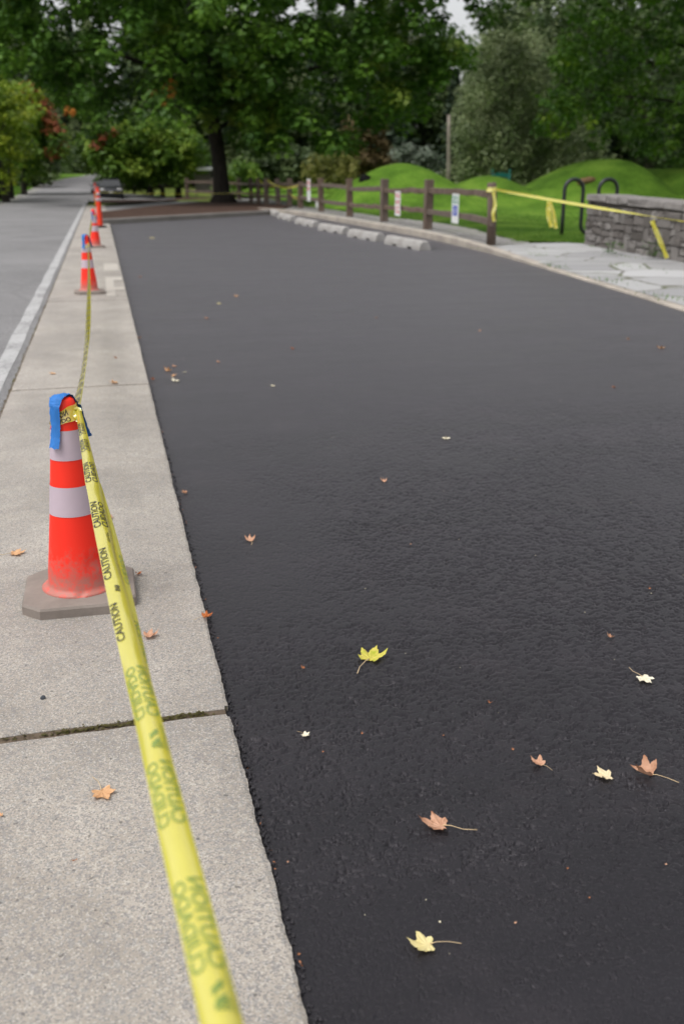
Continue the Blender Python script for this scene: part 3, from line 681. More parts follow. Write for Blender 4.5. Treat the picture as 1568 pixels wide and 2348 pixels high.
# far spans, gently sagging and twisting
def far_span(A, B, sag, wd, tw0, tw1, parent, O, text=True, n=60):
    A, B = Vector(A), Vector(B); P = []; S = []; d = (B-A).normalized(); side = Vector((d.y, -d.x, 0)).normalized()
    for i in range(n+1):
        t = i/n; p = A.lerp(B, t); p.z -= sag*4*t*(1-t); P.append(p-O); a = tw0+(tw1-tw0)*t+.25*math.sin(t*9)
        S.append(side*math.cos(a)+Vector((0, 0, 1))*math.sin(a))
    bm, sm, LL = ribbon_bm(P, [wd]*(n+1), S, .10, 5); o = obj('span', bm, M['tape'], parent)
    if text:
        ws = []; u = .1
        while u < LL-.35: ws.append(('CAUTION' if len(ws) % 2 == 0 else 'CUIDADO', u, u+.2, -.75, .75, False)); u += .34
        lettering(sm, ws[:36], M['ink'], o, .002)
    return o
far_span((C1.x+.035, C1.y+.03, .675), (C2.x+.03, C2.y-.05, .62), .295, .046, .55, .9, tape, TO)
far_span((C2.x+.03, C2.y+.05, .62), (C3.x-.03, C3.y-.05, .70), .06, .05, .5, 1.2, tape, TO, False)
far_span((C3.x-.03, C3.y, .70), (ch1.location.x-.06, 31.45, .98), .12, .06, 1.2, .9, tape, TO, False)
far_span((ch1.location.x-.06, 31.5, .98), (-.22, 54.9, 1.05), .35, .07, 1.2, 1.4, tape, TO, False)
for cc, zz, r in ((C2, .60, .054), (C3, .66, .052)): wrap(zz, r, .012, .05, tape, cc-TO)
# ------------------------------------------------------------------ fallen leaves
def leaf_blade(seed, size, curl, fold, narrow=1.0):
    r = random.Random(seed); n = 72; rings = 6; bm = bmesh.new()
    lob = [(90, 1.0), (90+52, .88*r.uniform(.85, 1.1)), (90-52, .88*r.uniform(.85, 1.1)), (90+112, .58*r.uniform(.8, 1.1)), (90-112, .58*r.uniform(.8, 1.1))]
    lc = [r.uniform(.5, 1.4) for _ in lob]
    def rad(a):
        v = .40; best = 0
        for (c, l), q in zip(lob, lc):
            d = abs((a-c+180) % 360-180)
            if d < 36: v = max(v, .40+(l-.40)*(1-d/36)**1.05*(1+.10*math.cos(d*.55)))
        d0 = abs((a-270+180) % 360-180)
        if d0 < 45: v = min(v, .16+.18*d0/45)
        return v
    def pt(a, f):
        R = rad(a)*f; x = R*math.cos(math.radians(a))*narrow; y = R*math.sin(math.radians(a))
        cv = 0
        for (c, l), q in zip(lob, lc):
            d = abs((a-c+180) % 360-180)
            if d < 34: cv = max(cv, q*(1-d/34))
        z = curl*cv*R*R*.62 + fold*abs(x) + .045*math.sin(a*.11*1.7+seed)*R + .022*math.sin(a*.35+seed)*R
        if curl > .8: y = y*(1-.35*R*min(1.4, curl)*.5); x = x*(1-.35*R*min(1.4, curl)*.5)
        return Vector((x, y, z))*size
    ce = bm.verts.new((0, 0, 0)); prev = None
    for k in range(1, rings+1):
        row = [bm.verts.new(pt(360*i/n, k/rings)) for i in range(n)]
        for i in range(n):
            j = (i+1) % n
            if prev is None: bm.faces.new((ce, row[i], row[j]))
            else: bm.faces.new((prev[i], row[i], row[j], prev[j]))
        prev = row
    zmin = min(v.co.z for v in bm.verts)
    for v in bm.verts: v.co.z += .002-zmin
    return bm
# x, y, width, stem bearing in degrees on the ground (0 = right, 90 = away), curl, fold, material, label, size class
LV = [
 (848, 1513, 62, 236, .45, .22, 'ygreen', 'yellow green leaf with curled lobes and curved stem on the asphalt', 1),
 (1473, 1556, 42, 96, .1, .05, 'cream', 'flat cream leaf, stem pointing away, by the rough patch of asphalt', 1),
 (1010, 1897, 66, -22, .75, .25, 'tan', 'large tan brown leaf with a long straight stem on the asphalt', 1),
 (980, 2170, 62, -12, .55, .10, 'pale_l', 'pale yellow leaf with a curved stem, nearest leaf on the asphalt', 1),
 (235, 1818, 54, 110, .35, .12, 'ptan', 'light tan star shaped leaf with thin stem on the nearest concrete slab', 1),
 (1237, 1757, 34, -58, .8, .55, 'tan', 'small curled tan leaf left of the cream and folded brown leaves', 1),
 (1392, 1783, 46, -14, .5, .2, 'ctip', 'cream leaf with dark brown tips beside the folded brown leaf', 0),
 (1485, 1780, 54, -42, .7, 1.0, 'tan', 'folded brown leaf with a long bent stem near the cream tipped leaf', 1),
 (697, 1687, 22, 130, .4, .2, 'cream', 'little pale leaf alone on asphalt level with the wide slab joint', 1),
 (574, 1242, 30, 265, 1.0, .4, 'tan', 'curled tan leaf on the asphalt a little beyond the near cone', 1),
 (472, 1418, 30, 200, 1.2, .5, 'orange', 'orange brown leaf caught on the edge between concrete and asphalt', 1),
 (340, 1462, 34, 190, .7, .3, 'tan', 'dull tan leaf on the concrete just right of the yellow tape', 1),
 (318, 1318, 18, 100, 1.0, .5, 'orange', 'small orange leaf touching the right side of the near cone base', 1),
 (33, 1271, 36, 180, .3, .1, 'ptan', 'flattened peach coloured leaf on concrete left of the near cone', 1),
 (1022, 1006, 22, 75, .3, .1, 'cream', 'white looking leaf alone in the middle of the asphalt', 1),
 (880, 1106, 16, 260, 1.0, .4, 'tan', 'small tan leaf below the white looking leaf', 0),
 (426, 1133, 18, 0, 1.2, .5, 'tan', 'small tan leaf on asphalt close to the slab edge beside the near cone', 0),
 (255, 1188, 22, 20, .7, .2, 'tan', 'tan leaf on the concrete behind the yellow tape and near cone', 0),
 (1515, 800, 20, 60, .8, .3, 'ptan', 'yellowish tan leaf on asphalt nearest the flagstone paving', 0),
 (1407, 890, 11, 0, 1.0, .4, 'brown', 'tiny brown leaf on the asphalt in front of the paving', 0),
 (628, 887, 12, 0, .8, .3, 'cream', 'tiny pale leaf right of the group of scattered tan leaves', 0),
 (388, 852, 20, 30, 1.0, .4, 'ptan', 'tan leaf at the upper left of the little leaf group', 0),
 (406, 876, 20, 10, .8, .3, 'cream', 'palest and largest leaf of the little leaf group', 0),
 (397, 864, 12, 200, .8, .3, 'ptan', 'small tan leaf in the middle of the little leaf group', 0),
 (424, 855, 11, 90, .8, .3, 'cream', 'small cream leaf at the right of the little leaf group', 0),
 (402, 842, 12, 0, .8, .3, 'tan', 'farthest leaf of the little leaf group', 0),
 (351, 872, 14, 90, 1.2, .5, 'orange', 'rust red leaf on asphalt at the second slab joint', 0),
 (543, 681, 11, 0, .8, .3, 'ptan', 'tan leaf farther out on the asphalt, right of a pale green leaf', 0),
 (505, 697, 12, 0, .3, .1, 'pale_l', 'pale greenish leaf lying flat far out on the asphalt', 0),
 (475, 732, 12, 0, .9, .3, 'tan', 'tan leaf in front of the pale greenish leaf', 0),
 (672, 801, 10, 0, .9, .3, 'orange', 'little rust leaf on the open asphalt beyond the leaf group', 0),
 (323, 636, 8, 0, .8, .3, 'tan', 'far tan leaf near the slab edge by the painted letters', 0),
 (352, 547, 12, 0, .3, .1, 'pale_l', 'pale leaf lying near the far end of the asphalt', 0),
 (1400, 1464, 20, 20, 1.2, .6, 'tan', 'thin curled tan leaf on the rough patch beyond the flat cream leaf', 0),
 (1123, 1614, 13, 45, 1.2, .6, 'brown', 'dark brown scrap of leaf on the rough asphalt', 0),
 (697, 1535, 13, 10, 1.0, .4, 'brown', 'small rust coloured leaf left of the yellow green leaf', 0),
 (320, 776, 11, 90, 1.0, .4, 'tan', 'small tan leaf on the slab edge before the painted letters', 0),
 (267, 822, 9, 0, 1.0, .4, 'brown', 'small dark brown leaf on the second concrete slab', 0),
 (266, 879, 20, 5, .6, .2, 'ptan', 'peach leaf lying on the second slab joint', 0),
 (125, 858, 16, 0, .5, .1, 'ptan', 'faint peach leaf on the concrete left of the sagging tape', 0),
 (502, 832, 10, 0, .9, .3, 'tan', 'small tan leaf right of the leaf group on the asphalt', 0),
 (1440, 779, 10, 0, .9, .3, 'tan', 'small brown leaf left of the yellowish leaf by the paving', 0),
 (186, 980, 16, 200, .6, .2, 'ygreen', 'dull olive leaf on the concrete just behind the near cone', 0),
 (310, 508, 18, 0, .6, .2, 'pale_l', 'yellow leaf against the far kerb at the end of the asphalt', 0),
 (1009, 2118, 8, 0, 1.0, .3, 'cream', 'tiny cream fleck just beyond the nearest pale yellow leaf', 0),
 (5, 1872, 12, 0, .8, .2, 'ptan', 'peach leaf cut off at the left edge of the concrete', 0),
 (175, 1975, 18, 30, .6, .2, 'brown', 'thin brown needle of leaf on the nearest concrete slab', 0),
]
for i, (x, y, wpx, sb, cu, fo, mt, lab, big) in enumerate(LV):
    on_c = g(x, y).x < .252; z = 0.0 if on_c else LZ
    p = g(x, y, z); sz = wpx*depth(p)/F*.76
    if lab.startswith('yellow leaf against'): sz *= .7
    root = empty('fallen_leaf', (p.x, p.y, z+.0015), math.radians(sb)+PI/2, lab, 'leaf', 'fallen leaves on the lot and the concrete')
    nar = .18 if 'needle' in lab else 1.0
    obj('blade', leaf_blade(i*3+1, sz, cu, fo, nar), M[mt], root)
    if big:
        bm = bmesh.new(); L1 = sz*(1.55 if wpx > 40 else 1.15); z0 = sz*.02+.004; bend = .22*sz*(1 if i % 2 else -1)
        tube(bm, [(0, -.10*sz, z0), (bend*.3, -.45*sz, z0+.10*sz*cu), (bend*.7, -.10*sz-.6*L1, .10*sz*cu*.5+.003), (bend*.2, -.10*sz-L1, .003)], [.0016*sz/.03*.55, .0010*sz/.03*.55, .0009*sz/.03*.55, .0014*sz/.03*.55], 6)
        obj('stem', bm, M['stem'], root)
# tiny scraps that nothing tells apart
for (x, y) in [(1015, 1689), (830, 1685), (1350, 2062), (1180, 2120), (863, 730), (1488, 1352), (660, 1980), (740, 1727), (1175, 1722), (1300, 1995), (1585-60, 1985), (940, 1250), (1100, 760)]:
    p = g(x, y, LZ); bm = leaf_blade(x, random.uniform(4, 6)*depth(p)/F, 1.0, .4)
    o = obj('leaf_scrap', bm, M['brown'] if (x+y) % 3 else M['tan'], None, loc=(p.x, p.y, LZ+.001)); o.rotation_euler = (0, 0, x)
    tag(o, 'tiny scrap of dry leaf lying on the open black asphalt', 'leaf scrap', 'tiny leaf scraps on the asphalt')
# litter in the seam between slab and asphalt
V = []; Q = []
for k in range(34):
    y = .75+abs(random.gauss(0, 1))*4; x = .262+.008*max(0, min(1, (2.3-y)/1.0))+random.gauss(0, .004); s = random.uniform(.002, .006); a = random.uniform(0, 6); z = LZ+random.uniform(.002, .010)
    V += [(x+s*math.cos(a), y+s*math.sin(a), z), (x-s*math.sin(a)*.4, y+s*math.cos(a)*.4, z+.004), (x-s*math.cos(a), y-s*math.sin(a), z+.003), (x+s*math.sin(a)*.4, y-s*math.cos(a)*.4, z)]; b0 = len(V)-4; Q.append((b0, b0+1, b0+2, b0+3))
tag(raw('leaf_litter', V, Q, M['brown']), 'rust coloured crumbs of leaf litter in the seam beside the asphalt', 'leaf litter', kind='stuff')
bm = bmesh.new()
for k in range(80):
    y = .9+abs(random.gauss(0, 1))*4.5; x = random.uniform(.3, 4.2); s = random.uniform(.0008, .0022)
    bmesh.ops.create_icosphere(bm, subdivisions=1, radius=s, matrix=Matrix.Translation((x, y, LZ+s)))
tag(obj('grit', bm, M['cream'], smooth=False), 'specks of pale grit scattered over the black asphalt', 'grit', kind='stuff')
bm = bmesh.new(); bmesh.ops.create_icosphere(bm, subdivisions=2, radius=.008)
for v in bm.verts: v.co *= random.uniform(.75, 1.2); v.co.z = max(v.co.z*.75, -.004)
pp = g(100, 1602); tag(obj('pebble', bm, M['pebble'], loc=(pp.x, pp.y, .004), smooth=False), 'dark blue grey pebble on the concrete in front of the near cone', 'pebble')
# ------------------------------------------------------------------ wheel stops
bm = bmesh.new(); Ls = 2.2; nseg = 44; pr = [(-.135, 0), (-.125, .07), (-.095, .15), (-.06, .185), (.06, .185), (.095, .15), (.125, .07), (.135, 0)]
rings = []
for i in range(nseg+1):
    t = i/nseg; y = (t-.5)*Ls; e = .93 if i in (0, nseg) else 1.0
    nt_ = .045 if (.20 < t < .30 or .62 < t < .72) else 0
    rings.append([bm.verts.new((x*e, y, (z*e if z else nt_)+0)) for x, z in pr])
for r0, r1 in zip(rings, rings[1:]):
    for k in range(len(pr)-1): bm.faces.new((r0[k], r0[k+1], r1[k+1], r1[k]))
    bm.faces.new((r0[-1], r0[0], r1[0], r1[-1]))
bm.faces.new(rings[0][::-1]); bm.faces.new(rings[-1]); bmesh.ops.recalc_face_normals(bm, faces=bm.faces)
ws0 = obj('wheel_stop', bm, M['stop'], smooth=False); G1 = 'concrete wheel stops along the kerb'
WS = [(6.40, 21.45, .05, 1.06, 'nearest concrete wheel stop, its end face turned to the open lot'), (6.28, 24.55, .08, 1.0, 'second concrete wheel stop from the near end'), (6.22, 27.85, .08, 1.05, 'third concrete wheel stop from the near end'),
      (6.27, 31.9, .02, 1.2, 'fourth concrete wheel stop, fully in view before the two farthest'), (6.42, 36.4, -.02, 1.35, 'last but one concrete wheel stop before the far kerb'), (6.72, 41.4-.6, -.1, 1.3, 'farthest concrete wheel stop tucked in the corner by the mulch bed')]
for i, (x, y, a, s, lab) in enumerate(WS):
    o = ws0 if i == 0 else ws0.copy()
    if i: COL.objects.link(o)
    o.location = (x, y, LZ); o.rotation_euler = (0, 0, a); o.scale = (1, s, 1); tag(o, lab, 'wheel stop', G1)
# ------------------------------------------------------------------ split rail fence
PST = [(8.04, 20.65, 1.31), (8.77, 27.35, 1.36), (8.90, 32.4, 1.37), (8.83, 36.9, 1.37), (8.97, 42.6, 1.39), (9.04, 47.5, 1.22), (8.9, 49.6, 1.36), (8.6, 51.2, 1.36), (8.2, 52.3, 1.36), (8.4, 56.4, 1.36), (8.55, 60.3, 1.34), (8.62, 66.1, 1.34), (7.5, 70.5, 1.34), (6.0, 74.0, 1.34)]
fence = empty('split_rail_fence', (8.04, 20.65, 0), 0, 'weathered brown split rail fence running from the thick end post past the maple', 'fence')
FO = Vector((8.04, 20.65, 0))
for i, (x, y, h) in enumerate(PST):
    bm = bmesh.new()
    if i == 0: tube(bm, [(0, 0, 0), (-.01, 0, h*.5), (-.045, .0, h-.02), (-.047, 0, h)], [.10, .098, .096, .085], 14)
    else: bx(bm, (0, 0, h/2), (.23, .20, h), random.uniform(-.2, .2), .02, (random.uniform(-.015, .015), random.uniform(-.03, .02)))
    o = obj('post', bm, M['wood'], fence, smooth=(i == 0)); o.location = Vector((x, y, .0 if i < 9 else .02))-FO
for i in range(len(PST)-1):
    a = Vector((PST[i][0], PST[i][1], 0)); b = Vector((PST[i+1][0], PST[i+1][1], 0)); d = (b-a); L = d.length; rz = math.atan2(d.y, d.x)
    for zc, hh in ((1.06, .15), (.49, .15)):
        bm = bmesh.new(); n = 8; rr = []
        for k in range(n+1):
            t = k/n; w_ = .045*random.uniform(.8, 1.2); h_ = hh/2*random.uniform(.85, 1.12); dz = random.gauss(0, .01)+.012*math.sin(PI*t+i)
            rr.append([bm.verts.new(((t-.5)*(L+.25), q*w_, s*h_+dz)) for q, s in ((-1, -1), (1, -.8), (1, .9), (-.7, 1))])
        for r0, r1 in zip(rr, rr[1:]):
            for k in range(4): bm.faces.new((r0[k], r0[(k+1) % 4], r1[(k+1) % 4], r1[k]))
        bm.faces.new(rr[0][::-1]); bm.faces.new(rr[-1])
        o = obj('rail', bm, M['wood'], fence, smooth=False); o.location = (a+b)/2+Vector((random.uniform(-.03, .03), 0, zc+random.uniform(-.03, .03)))-FO; o.rotation_euler = (0, random.uniform(-.008, .008), rz)
# signs fixed on the rails
def sign(pa, pb, Ylo, z0, z1, label, cat, rows, grp, blue=None):
    """flat panel whose left and right edges are pa and pb on the ground plan"""
    a, b = Vector(pa), Vector(pb); d = (a-b); wd = d.length; rz = math.atan2(-d.y, -d.x); mid = (a+b)/2
    root = empty('sign', (mid.x, mid.y, z0), rz, label, cat, grp)
    bm = bmesh.new(); bx(bm, (0, 0, (z1-z0)/2), (wd, .006, z1-z0), 0, .002); obj('panel', bm, M['white'], root, smooth=False)
    for (txt, f0, f1, mat) in rows:
        b2 = text_mesh(txt, 1, .02); fit(b2, -wd*.42, wd*.42, (z1-z0)*f0, (z1-z0)*f1)
        for v in b2.verts: v.co = Vector((v.co.x, -.0045, v.co.y))
        obj('lettering', b2, M[mat], root, smooth=False)
    if blue:
        bm = bmesh.new(); bx(bm, (0, -.0045, (z1-z0)*(blue[0]+blue[1])/2), (wd*.62, .003, (z1-z0)*(blue[1]-blue[0])), 0); s = obj('symbol_panel', bm, M['bluep'], root, smooth=False)
        # wheelchair figure
        bm = bmesh.new(); zc = (z1-z0)*(blue[0]+blue[1])/2; q = (z1-z0)*(blue[1]-blue[0])*.34; yy = -.0085
        tube(bm, [(q*.75*math.cos(t), yy, zc-q*.35+q*.6*math.sin(t)) for t in np.linspace(2.2, 6.6, 16)], .006, 6); tube(bm, [(-q*.2, yy, zc+q*.6), (-q*.1, yy, zc), (q*.5, yy, zc-.05*q), (q*.8, yy, zc-q*.7)], .009, 6)
        bmesh.ops.create_uvsphere(bm, u_segments=10, v_segments=6, radius=.017, matrix=Matrix.Translation((-q*.2, yy, zc+q*.95))); obj('wheelchair_symbol', bm, M['white'], s)
    return root
def on_fence(x, i):                      # plan point on fence bay i in the direction of column x
    (ax, ay, _), (bx2, by, _) = PST[i], PST[i+1]; d = ray(x, 480); px, py = d.x, d.y
    t = (px*ay-py*ax)/(py*(bx2-ax)-px*(by-ay)); return Vector((ax+(bx2-ax)*t, ay+(by-ay)*t, 0))+Vector((-.09, -.02, 0))
def zrange(p, y0, y1): return H-(y1-406)/2409*depth(p)*1.03, H-(y0-406)/2409*depth(p)*1.03
pa, pb = on_fence(1043, 0), on_fence(1058.5, 0); z0, z1 = zrange(pa, 442, 507)
sign(pa, pb, 0, z0, z1, 'white sign with a blue wheelchair panel and green words on the fence', 'sign', [('RESERVED', .80, .92, 'green'), ('PARKING', .66, .77, 'green')], 'small signs on the fence rails', (.26, .60))
pa, pb = on_fence(911.5, 1), on_fence(923.5, 1); z0, z1 = zrange(pa, 437, 491)
sign(pa, pb, 0, z0, z1, 'white sign with red words on the fence left of the wheelchair sign', 'sign', [('NO', .72, .93, 'red'), ('PARKING', .48, .64, 'red'), ('ANY', .28, .40, 'red'), ('TIME', .10, .22, 'red')], 'small signs on the fence rails')
pa, pb = on_fence(709, 4), on_fence(716.5, 4); z0, z1 = zrange(pa, 410, 459)
sign(pa, pb, 0, z0, z1, 'narrow pinkish sign farthest along the fence near the maple', 'sign', [('NO', .72, .93, 'red'), ('PARKING', .48, .64, 'red')], 'small signs on the fence rails')
# second caution tape from the end post across the paving
t2 = empty('caution_tape', (8.0, 20.6, 0), 0, 'yellow caution tape tied to the end post and stretched past the stone wall', 'caution tape'); O2 = Vector((8.0, 20.6, 0))
A2 = at(1134, 434, 20.5); B2 = at(1640, 519, 14.0)
far_span(A2, B2, .02, .055, 1.1, 3.6, t2, O2, True, 90)
wrap(A2.z, .108, .01, .09, t2, Vector((7.99, 20.64, 0))-O2)
def tail(pts, wd, nm='tail'):
    P = [p-O2 for p in catmull(pts, 7)]; S = [Vector((.9, -.3, .05*math.sin(i*.7)))+Vector((0, .5*math.sin(i*.45), 0)) for i in range(len(P))]
    bm, sm, LL = ribbon_bm(P, [wd]*len(P), S, .06, 5); o = obj(nm, bm, M['tape'], t2); lettering(sm, [('CAUTION', LL*.2, LL*.75, -.6, .6, False)], M['ink'], o, .0025)
def Ytape(x): t = (x-1134)/(1640-1134); return 1/((1-t)/20.5+t/14.0)
tail([at(1131, 440, 20.45), at(1134, 470, 20.42), at(1130, 490, 20.42), at(1132, 508, 20.42)], .075)
yy = Ytape(1256)-.05; tail([at(1258, 462, yy), at(1256, 478, yy), at(1258, 500, yy), at(1264, 521, yy)], .085); tail([at(1260, 462, yy), at(1266, 482, yy), at(1271, 505, yy), at(1274, 524, yy)], .07)
yy = Ytape(1500)-.05; tail([at(1494, 506, yy), at(1503, 530, yy), at(1514, 556, yy), at(1528, 592, yy)], .075)
# third tape on the far bays of the fence
t3 = empty('caution_tape', (8.2, 52.3, 0), 0, 'thin far yellow tape looped between the fence posts by the maple', 'caution tape'); O3 = Vector((8.2, 52.3, 0))
far_span((8.4, 56.2, 1.28), (8.5, 51.1, .95), .1, .08, 1.3, 1.6, t3, O3, False, 20); far_span((8.2, 52.1, .55), (8.4, 56.2, 1.0), .1, .08, 1.3, 1.6, t3, O3, False, 20)
far_span((8.2, 52.1, 1.3), (9.0, 47.3, 1.1), .25, .08, 1.3, 1.7, t3, O3, False, 24); far_span((9.0, 47.3, .5), (8.85, 49.5, .72), .1, .08, 1.3, 1.7, t3, O3, False, 20)
far_span((-.15, 55, .70), (8.3, 56.4, .62), .08, .022, 1.4, 1.5, t3, O3, False, 30)
# ------------------------------------------------------------------ bike rack
bm = bmesh.new(); zt = 1.31; xa, xb, xc, xd = 10.79, 11.27, 11.68, 12.16; yr = 23.1; r = .24; pts = [(xa, yr, -.02), (xa, yr, .4), (xa, yr, zt-r)]
pts += [(xa+r-r*math.cos(t), yr, zt-r+r*math.sin(t)) for t in np.linspace(.15, PI-.15, 12)]+[(xb, yr, zt-r), (xb, yr, .6), (xb, yr, .27)]
pts += [(xb+.205-.205*math.cos(t), yr, .27-.205*math.sin(t)) for t in np.linspace(.15, PI-.15, 12)]+[(xc, yr, .27), (xc, yr, .7), (xc, yr, zt-r)]
pts += [(xc+r-r*math.cos(t), yr, zt-r+r*math.sin(t)) for t in np.linspace(.15, PI-.15, 12)]+[(xd, yr, zt-r), (xd, yr, .4), (xd, yr, -.02)]
tube(bm, [(p[0]-xa, p[1]-yr, p[2]) for p in pts], .046, 14)
tag(obj('bike_rack', bm, M['rack'], loc=(xa, yr, .06)), 'black steel wave bike rack with two hoops behind the stone wall', 'bike rack')
# ------------------------------------------------------------------ stone wall
WA, WB = Vector((10.1, 20.32, 0)), Vector((9.42, 12.0, 0)); wd = (WB-WA); WL = wd.length; wrz = math.atan2(wd.y, wd.x)
wall = empty('stone_wall', WA, wrz, 'low rough grey stone wall with pale capstones at the right', 'stone wall')
# local frame: x along the wall towards the camera, -y is the face towards the lot, so y runs away from it
TH = .62
def wtop(x): return 1.075-.085*x/4.46
bm = bmesh.new(); v = []
for x in (0.02, WL): v += [bm.verts.new((x, .03, -.05)), bm.verts.new((x, TH-.03, -.05)), bm.verts.new((x, TH-.03, wtop(x)-.13)), bm.verts.new((x, .03, wtop(x)-.13))]
for a in range(4): bm.faces.new((v[a], v[(a+1) % 4], v[4+(a+1) % 4], v[4+a]))
bm.faces.new(v[:4][::-1]); bm.faces.new(v[4:]); bmesh.ops.recalc_face_normals(bm, faces=bm.faces)
# make sure the face side points to the lot: local +y must lead away from the camera
obj('core', bm, M['mortar'], wall, smooth=False)
bm = bmesh.new(); rw = random.Random(5)
def rock(bm, x0, x1, z0, z1, yc, dep, rw):
    vs = bx(bm, ((x0+x1)/2, yc, (z0+z1)/2), (x1-x0-.020, dep, z1-z0-.016), 0, min(.022, (z1-z0)*.2))
    for q in vs: q.co += Vector((rw.gauss(0, .010), rw.gauss(0, .010), rw.gauss(0, .008)))
for side in (0.0, TH):
    z = -.02
    while z < .9:
        hrow = min(rw.uniform(.23, .33), wtop(2)-.13-z); x = 0
        if hrow < .1: break
        while x < WL-.05:
            ln = rw.uniform(.17, .34); x1 = min(x+ln, WL); top = min(z+hrow, wtop(x)-.13); q = rw.random()
            def rk(a, b, c, d): rock(bm, a, b, c, d, side, .14+rw.uniform(-.04, .04), rw)
            if top-z < .05: x = x1; continue
            if q < .16: rk(x, x1, z, top)
            elif q < .62: zm = z+(top-z)*rw.uniform(.35, .65); rk(x, x1, z, zm); rk(x, x1, zm, top)
            else:
                x2 = min(x+ln+rw.uniform(.16, .32), WL); zm = z+(top-z)*rw.uniform(.35, .65); xm = x+(x2-x)*rw.uniform(.35, .65)
                if rw.random() < .5: rk(x, x2, z, zm); rk(x, xm, zm, top); rk(xm, x2, zm, top)
                else: rk(x, xm, z, zm); rk(xm, x2, z, zm); rk(x, x2, zm, top)
                x1 = x2
            x = x1
        z += hrow
z = -.02
while z < .9:
    y = -.04
    while y < TH-.1: rock(bm, -.07, .10, z, z+.17, y+.14, .26, rw); y += .27
    z += .175
obj('masonry', bm, M['stone'], wall, smooth=False)
bm = bmesh.new(); x = -.1
while x < WL:
    ln = rw.uniform(.45, .8); x1 = min(x+ln, WL)
    vs = bx(bm, ((x+x1)/2, TH/2, wtop((x+x1)/2)-.065), (x1-x-.02, TH+.10, .135), 0, .025, (0, .085/4.46))
    for q in vs: q.co += Vector((rw.gauss(0, .006), rw.gauss(0, .012), rw.gauss(0, .006)))
    x = x1
obj('capstones', bm, M['capstone'], wall, smooth=False)
# weeds at its foot
def weed(p, h, nleaf, label):
    V = []; Q = []; r = random.Random(int(p[0]*100))
    for k in range(nleaf):
        a = r.uniform(0, 2*PI); d = r.uniform(.02, h*.9); z = r.uniform(.02, h); s = r.uniform(.025, .05); c = Vector((d*math.cos(a), d*math.sin(a), z))
        u = Vector((math.cos(a), math.sin(a), r.uniform(-.3, .6))).normalized()*s; vv = Vector((-math.sin(a), math.cos(a), r.uniform(-.4, .4))).normalized()*s*.55
        b0 = len(V); V += [c-u, c+vv, c+u, c-vv]; Q.append((b0, b0+1, b0+2, b0+3))
    o = raw('weed', V, Q, M['weed']); o.location = p; return tag(o, label, 'weed', 'weeds at the foot of the stone wall')
M['weed'] = m_leafy('weed_leaves', (.03, .08, .012), (.06, .13, .02), (.12, .20, .04), .3)
p = g(1412, 582, .05); weed((p.x-.1, p.y, .05), .22, 60, 'small green weed at the wall foot farther from the hanging tape end'); p = g(1512, 592, .05); weed((p.x-.1, p.y, .05), .3, 90, 'larger green weed at the wall foot beside the hanging tape end')
# ------------------------------------------------------------------ things on the lawn
p = gt(833, 419); pz = lawn_z(p.x, p.y)
root = empty('culvert_pipe', (p.x, p.y, pz), 0, 'black open end of a culvert pipe in the side of the left mound', 'culvert pipe')
bm = bmesh.new(); ax = Vector((-.62, -.72, .18)).normalized(); c0 = Vector((.25, .35, .10)); tube(bm, [c0-ax*.3, c0+ax*.30], [.27, .27], 24); obj('pipe', bm, M['void'], root)  # closed tube, coloured black for the shade inside the opening
p = gt(1343, 421); bm = bmesh.new(); tube(bm, [(-.42, 0, .10), (-.2, .02, .13), (.2, -.01, .14), (.45, .05, .13)], [.11, .14, .14, .12], 12)
for v in bm.verts: v.co += Vector((random.gauss(0, .01), random.gauss(0, .01), random.gauss(0, .012)))
o = obj('log', bm, M['log'], loc=(p.x, p.y, lawn_z(p.x, p.y)+.04), smooth=False); o.rotation_euler = (0, -.12, .1); tag(o, 'short brown log lying on the slope of the right mound', 'log')
p = at(1147, 420, 62); root = empty('play_panel', (p.x, p.y, base_z(p.x, p.y)), -.3, 'teal play structure with two ball topped posts behind the middle mound', 'play structure')
for s in (-1, 1):
    bm = bmesh.new(); tube(bm, [(s*.54, 0, 0), (s*.54, 0, 1.72)], .05, 10); o = obj('post', bm, M['teal'], root); bm = bmesh.new(); bmesh.ops.create_uvsphere(bm, u_segments=12, v_segments=8, radius=.09, matrix=Matrix.Translation((s*.54, 0, 1.78))); obj('ball_cap', bm, M['teal'], o)
bm = bmesh.new(); n = 12; up_ = [bm.verts.new((-.5+i/n, 0, 1.60+.10*math.sin(PI*i/n))) for i in range(n+1)]; dn = [bm.verts.new((-.5+i/n, 0, 1.36+.05*math.sin(PI*i/n))) for i in range(n+1)]
for i in range(n): bm.faces.new((dn[i], dn[i+1], up_[i+1], up_[i]))
rr = bmesh.ops.extrude_face_region(bm, geom=bm.faces[:]); bmesh.ops.translate(bm, vec=(0, .05, 0), verts=[q for q in rr['geom'] if isinstance(q, bmesh.types.BMVert)]); bx(bm, (0, .02, .8), (1.0, .05, .9)); bmesh.ops.recalc_face_normals(bm, faces=bm.faces); obj('panel', bm, M['teal'], root, smooth=False)
p = at(1027, 411, 74); bm = bmesh.new(); zb = base_z(p.x, 74); tube(bm, [(0, 0, 0), (.02, 0, 2), (-.05, 0, 4.0), (-.10, 0, 5.7-zb)], [.19, .16, .14, .12], 10); tag(obj('dead_trunk', bm, M['pale'], loc=(p.x, 74, zb)), 'bare pale dead trunk standing before the wood', 'dead trunk')
p = at(726, 448, 47); bm = bmesh.new(); bx(bm, (0, 0, .2), (.3, .25, .38), .2, .03); bx(bm, (0, 0, .41), (.34, .29, .04), .2, .01); tag(obj('utility_box', bm, M['white'], loc=(p.x+.25, 47.6, .06), smooth=False), 'small white box on the grass behind the fence', 'utility box')
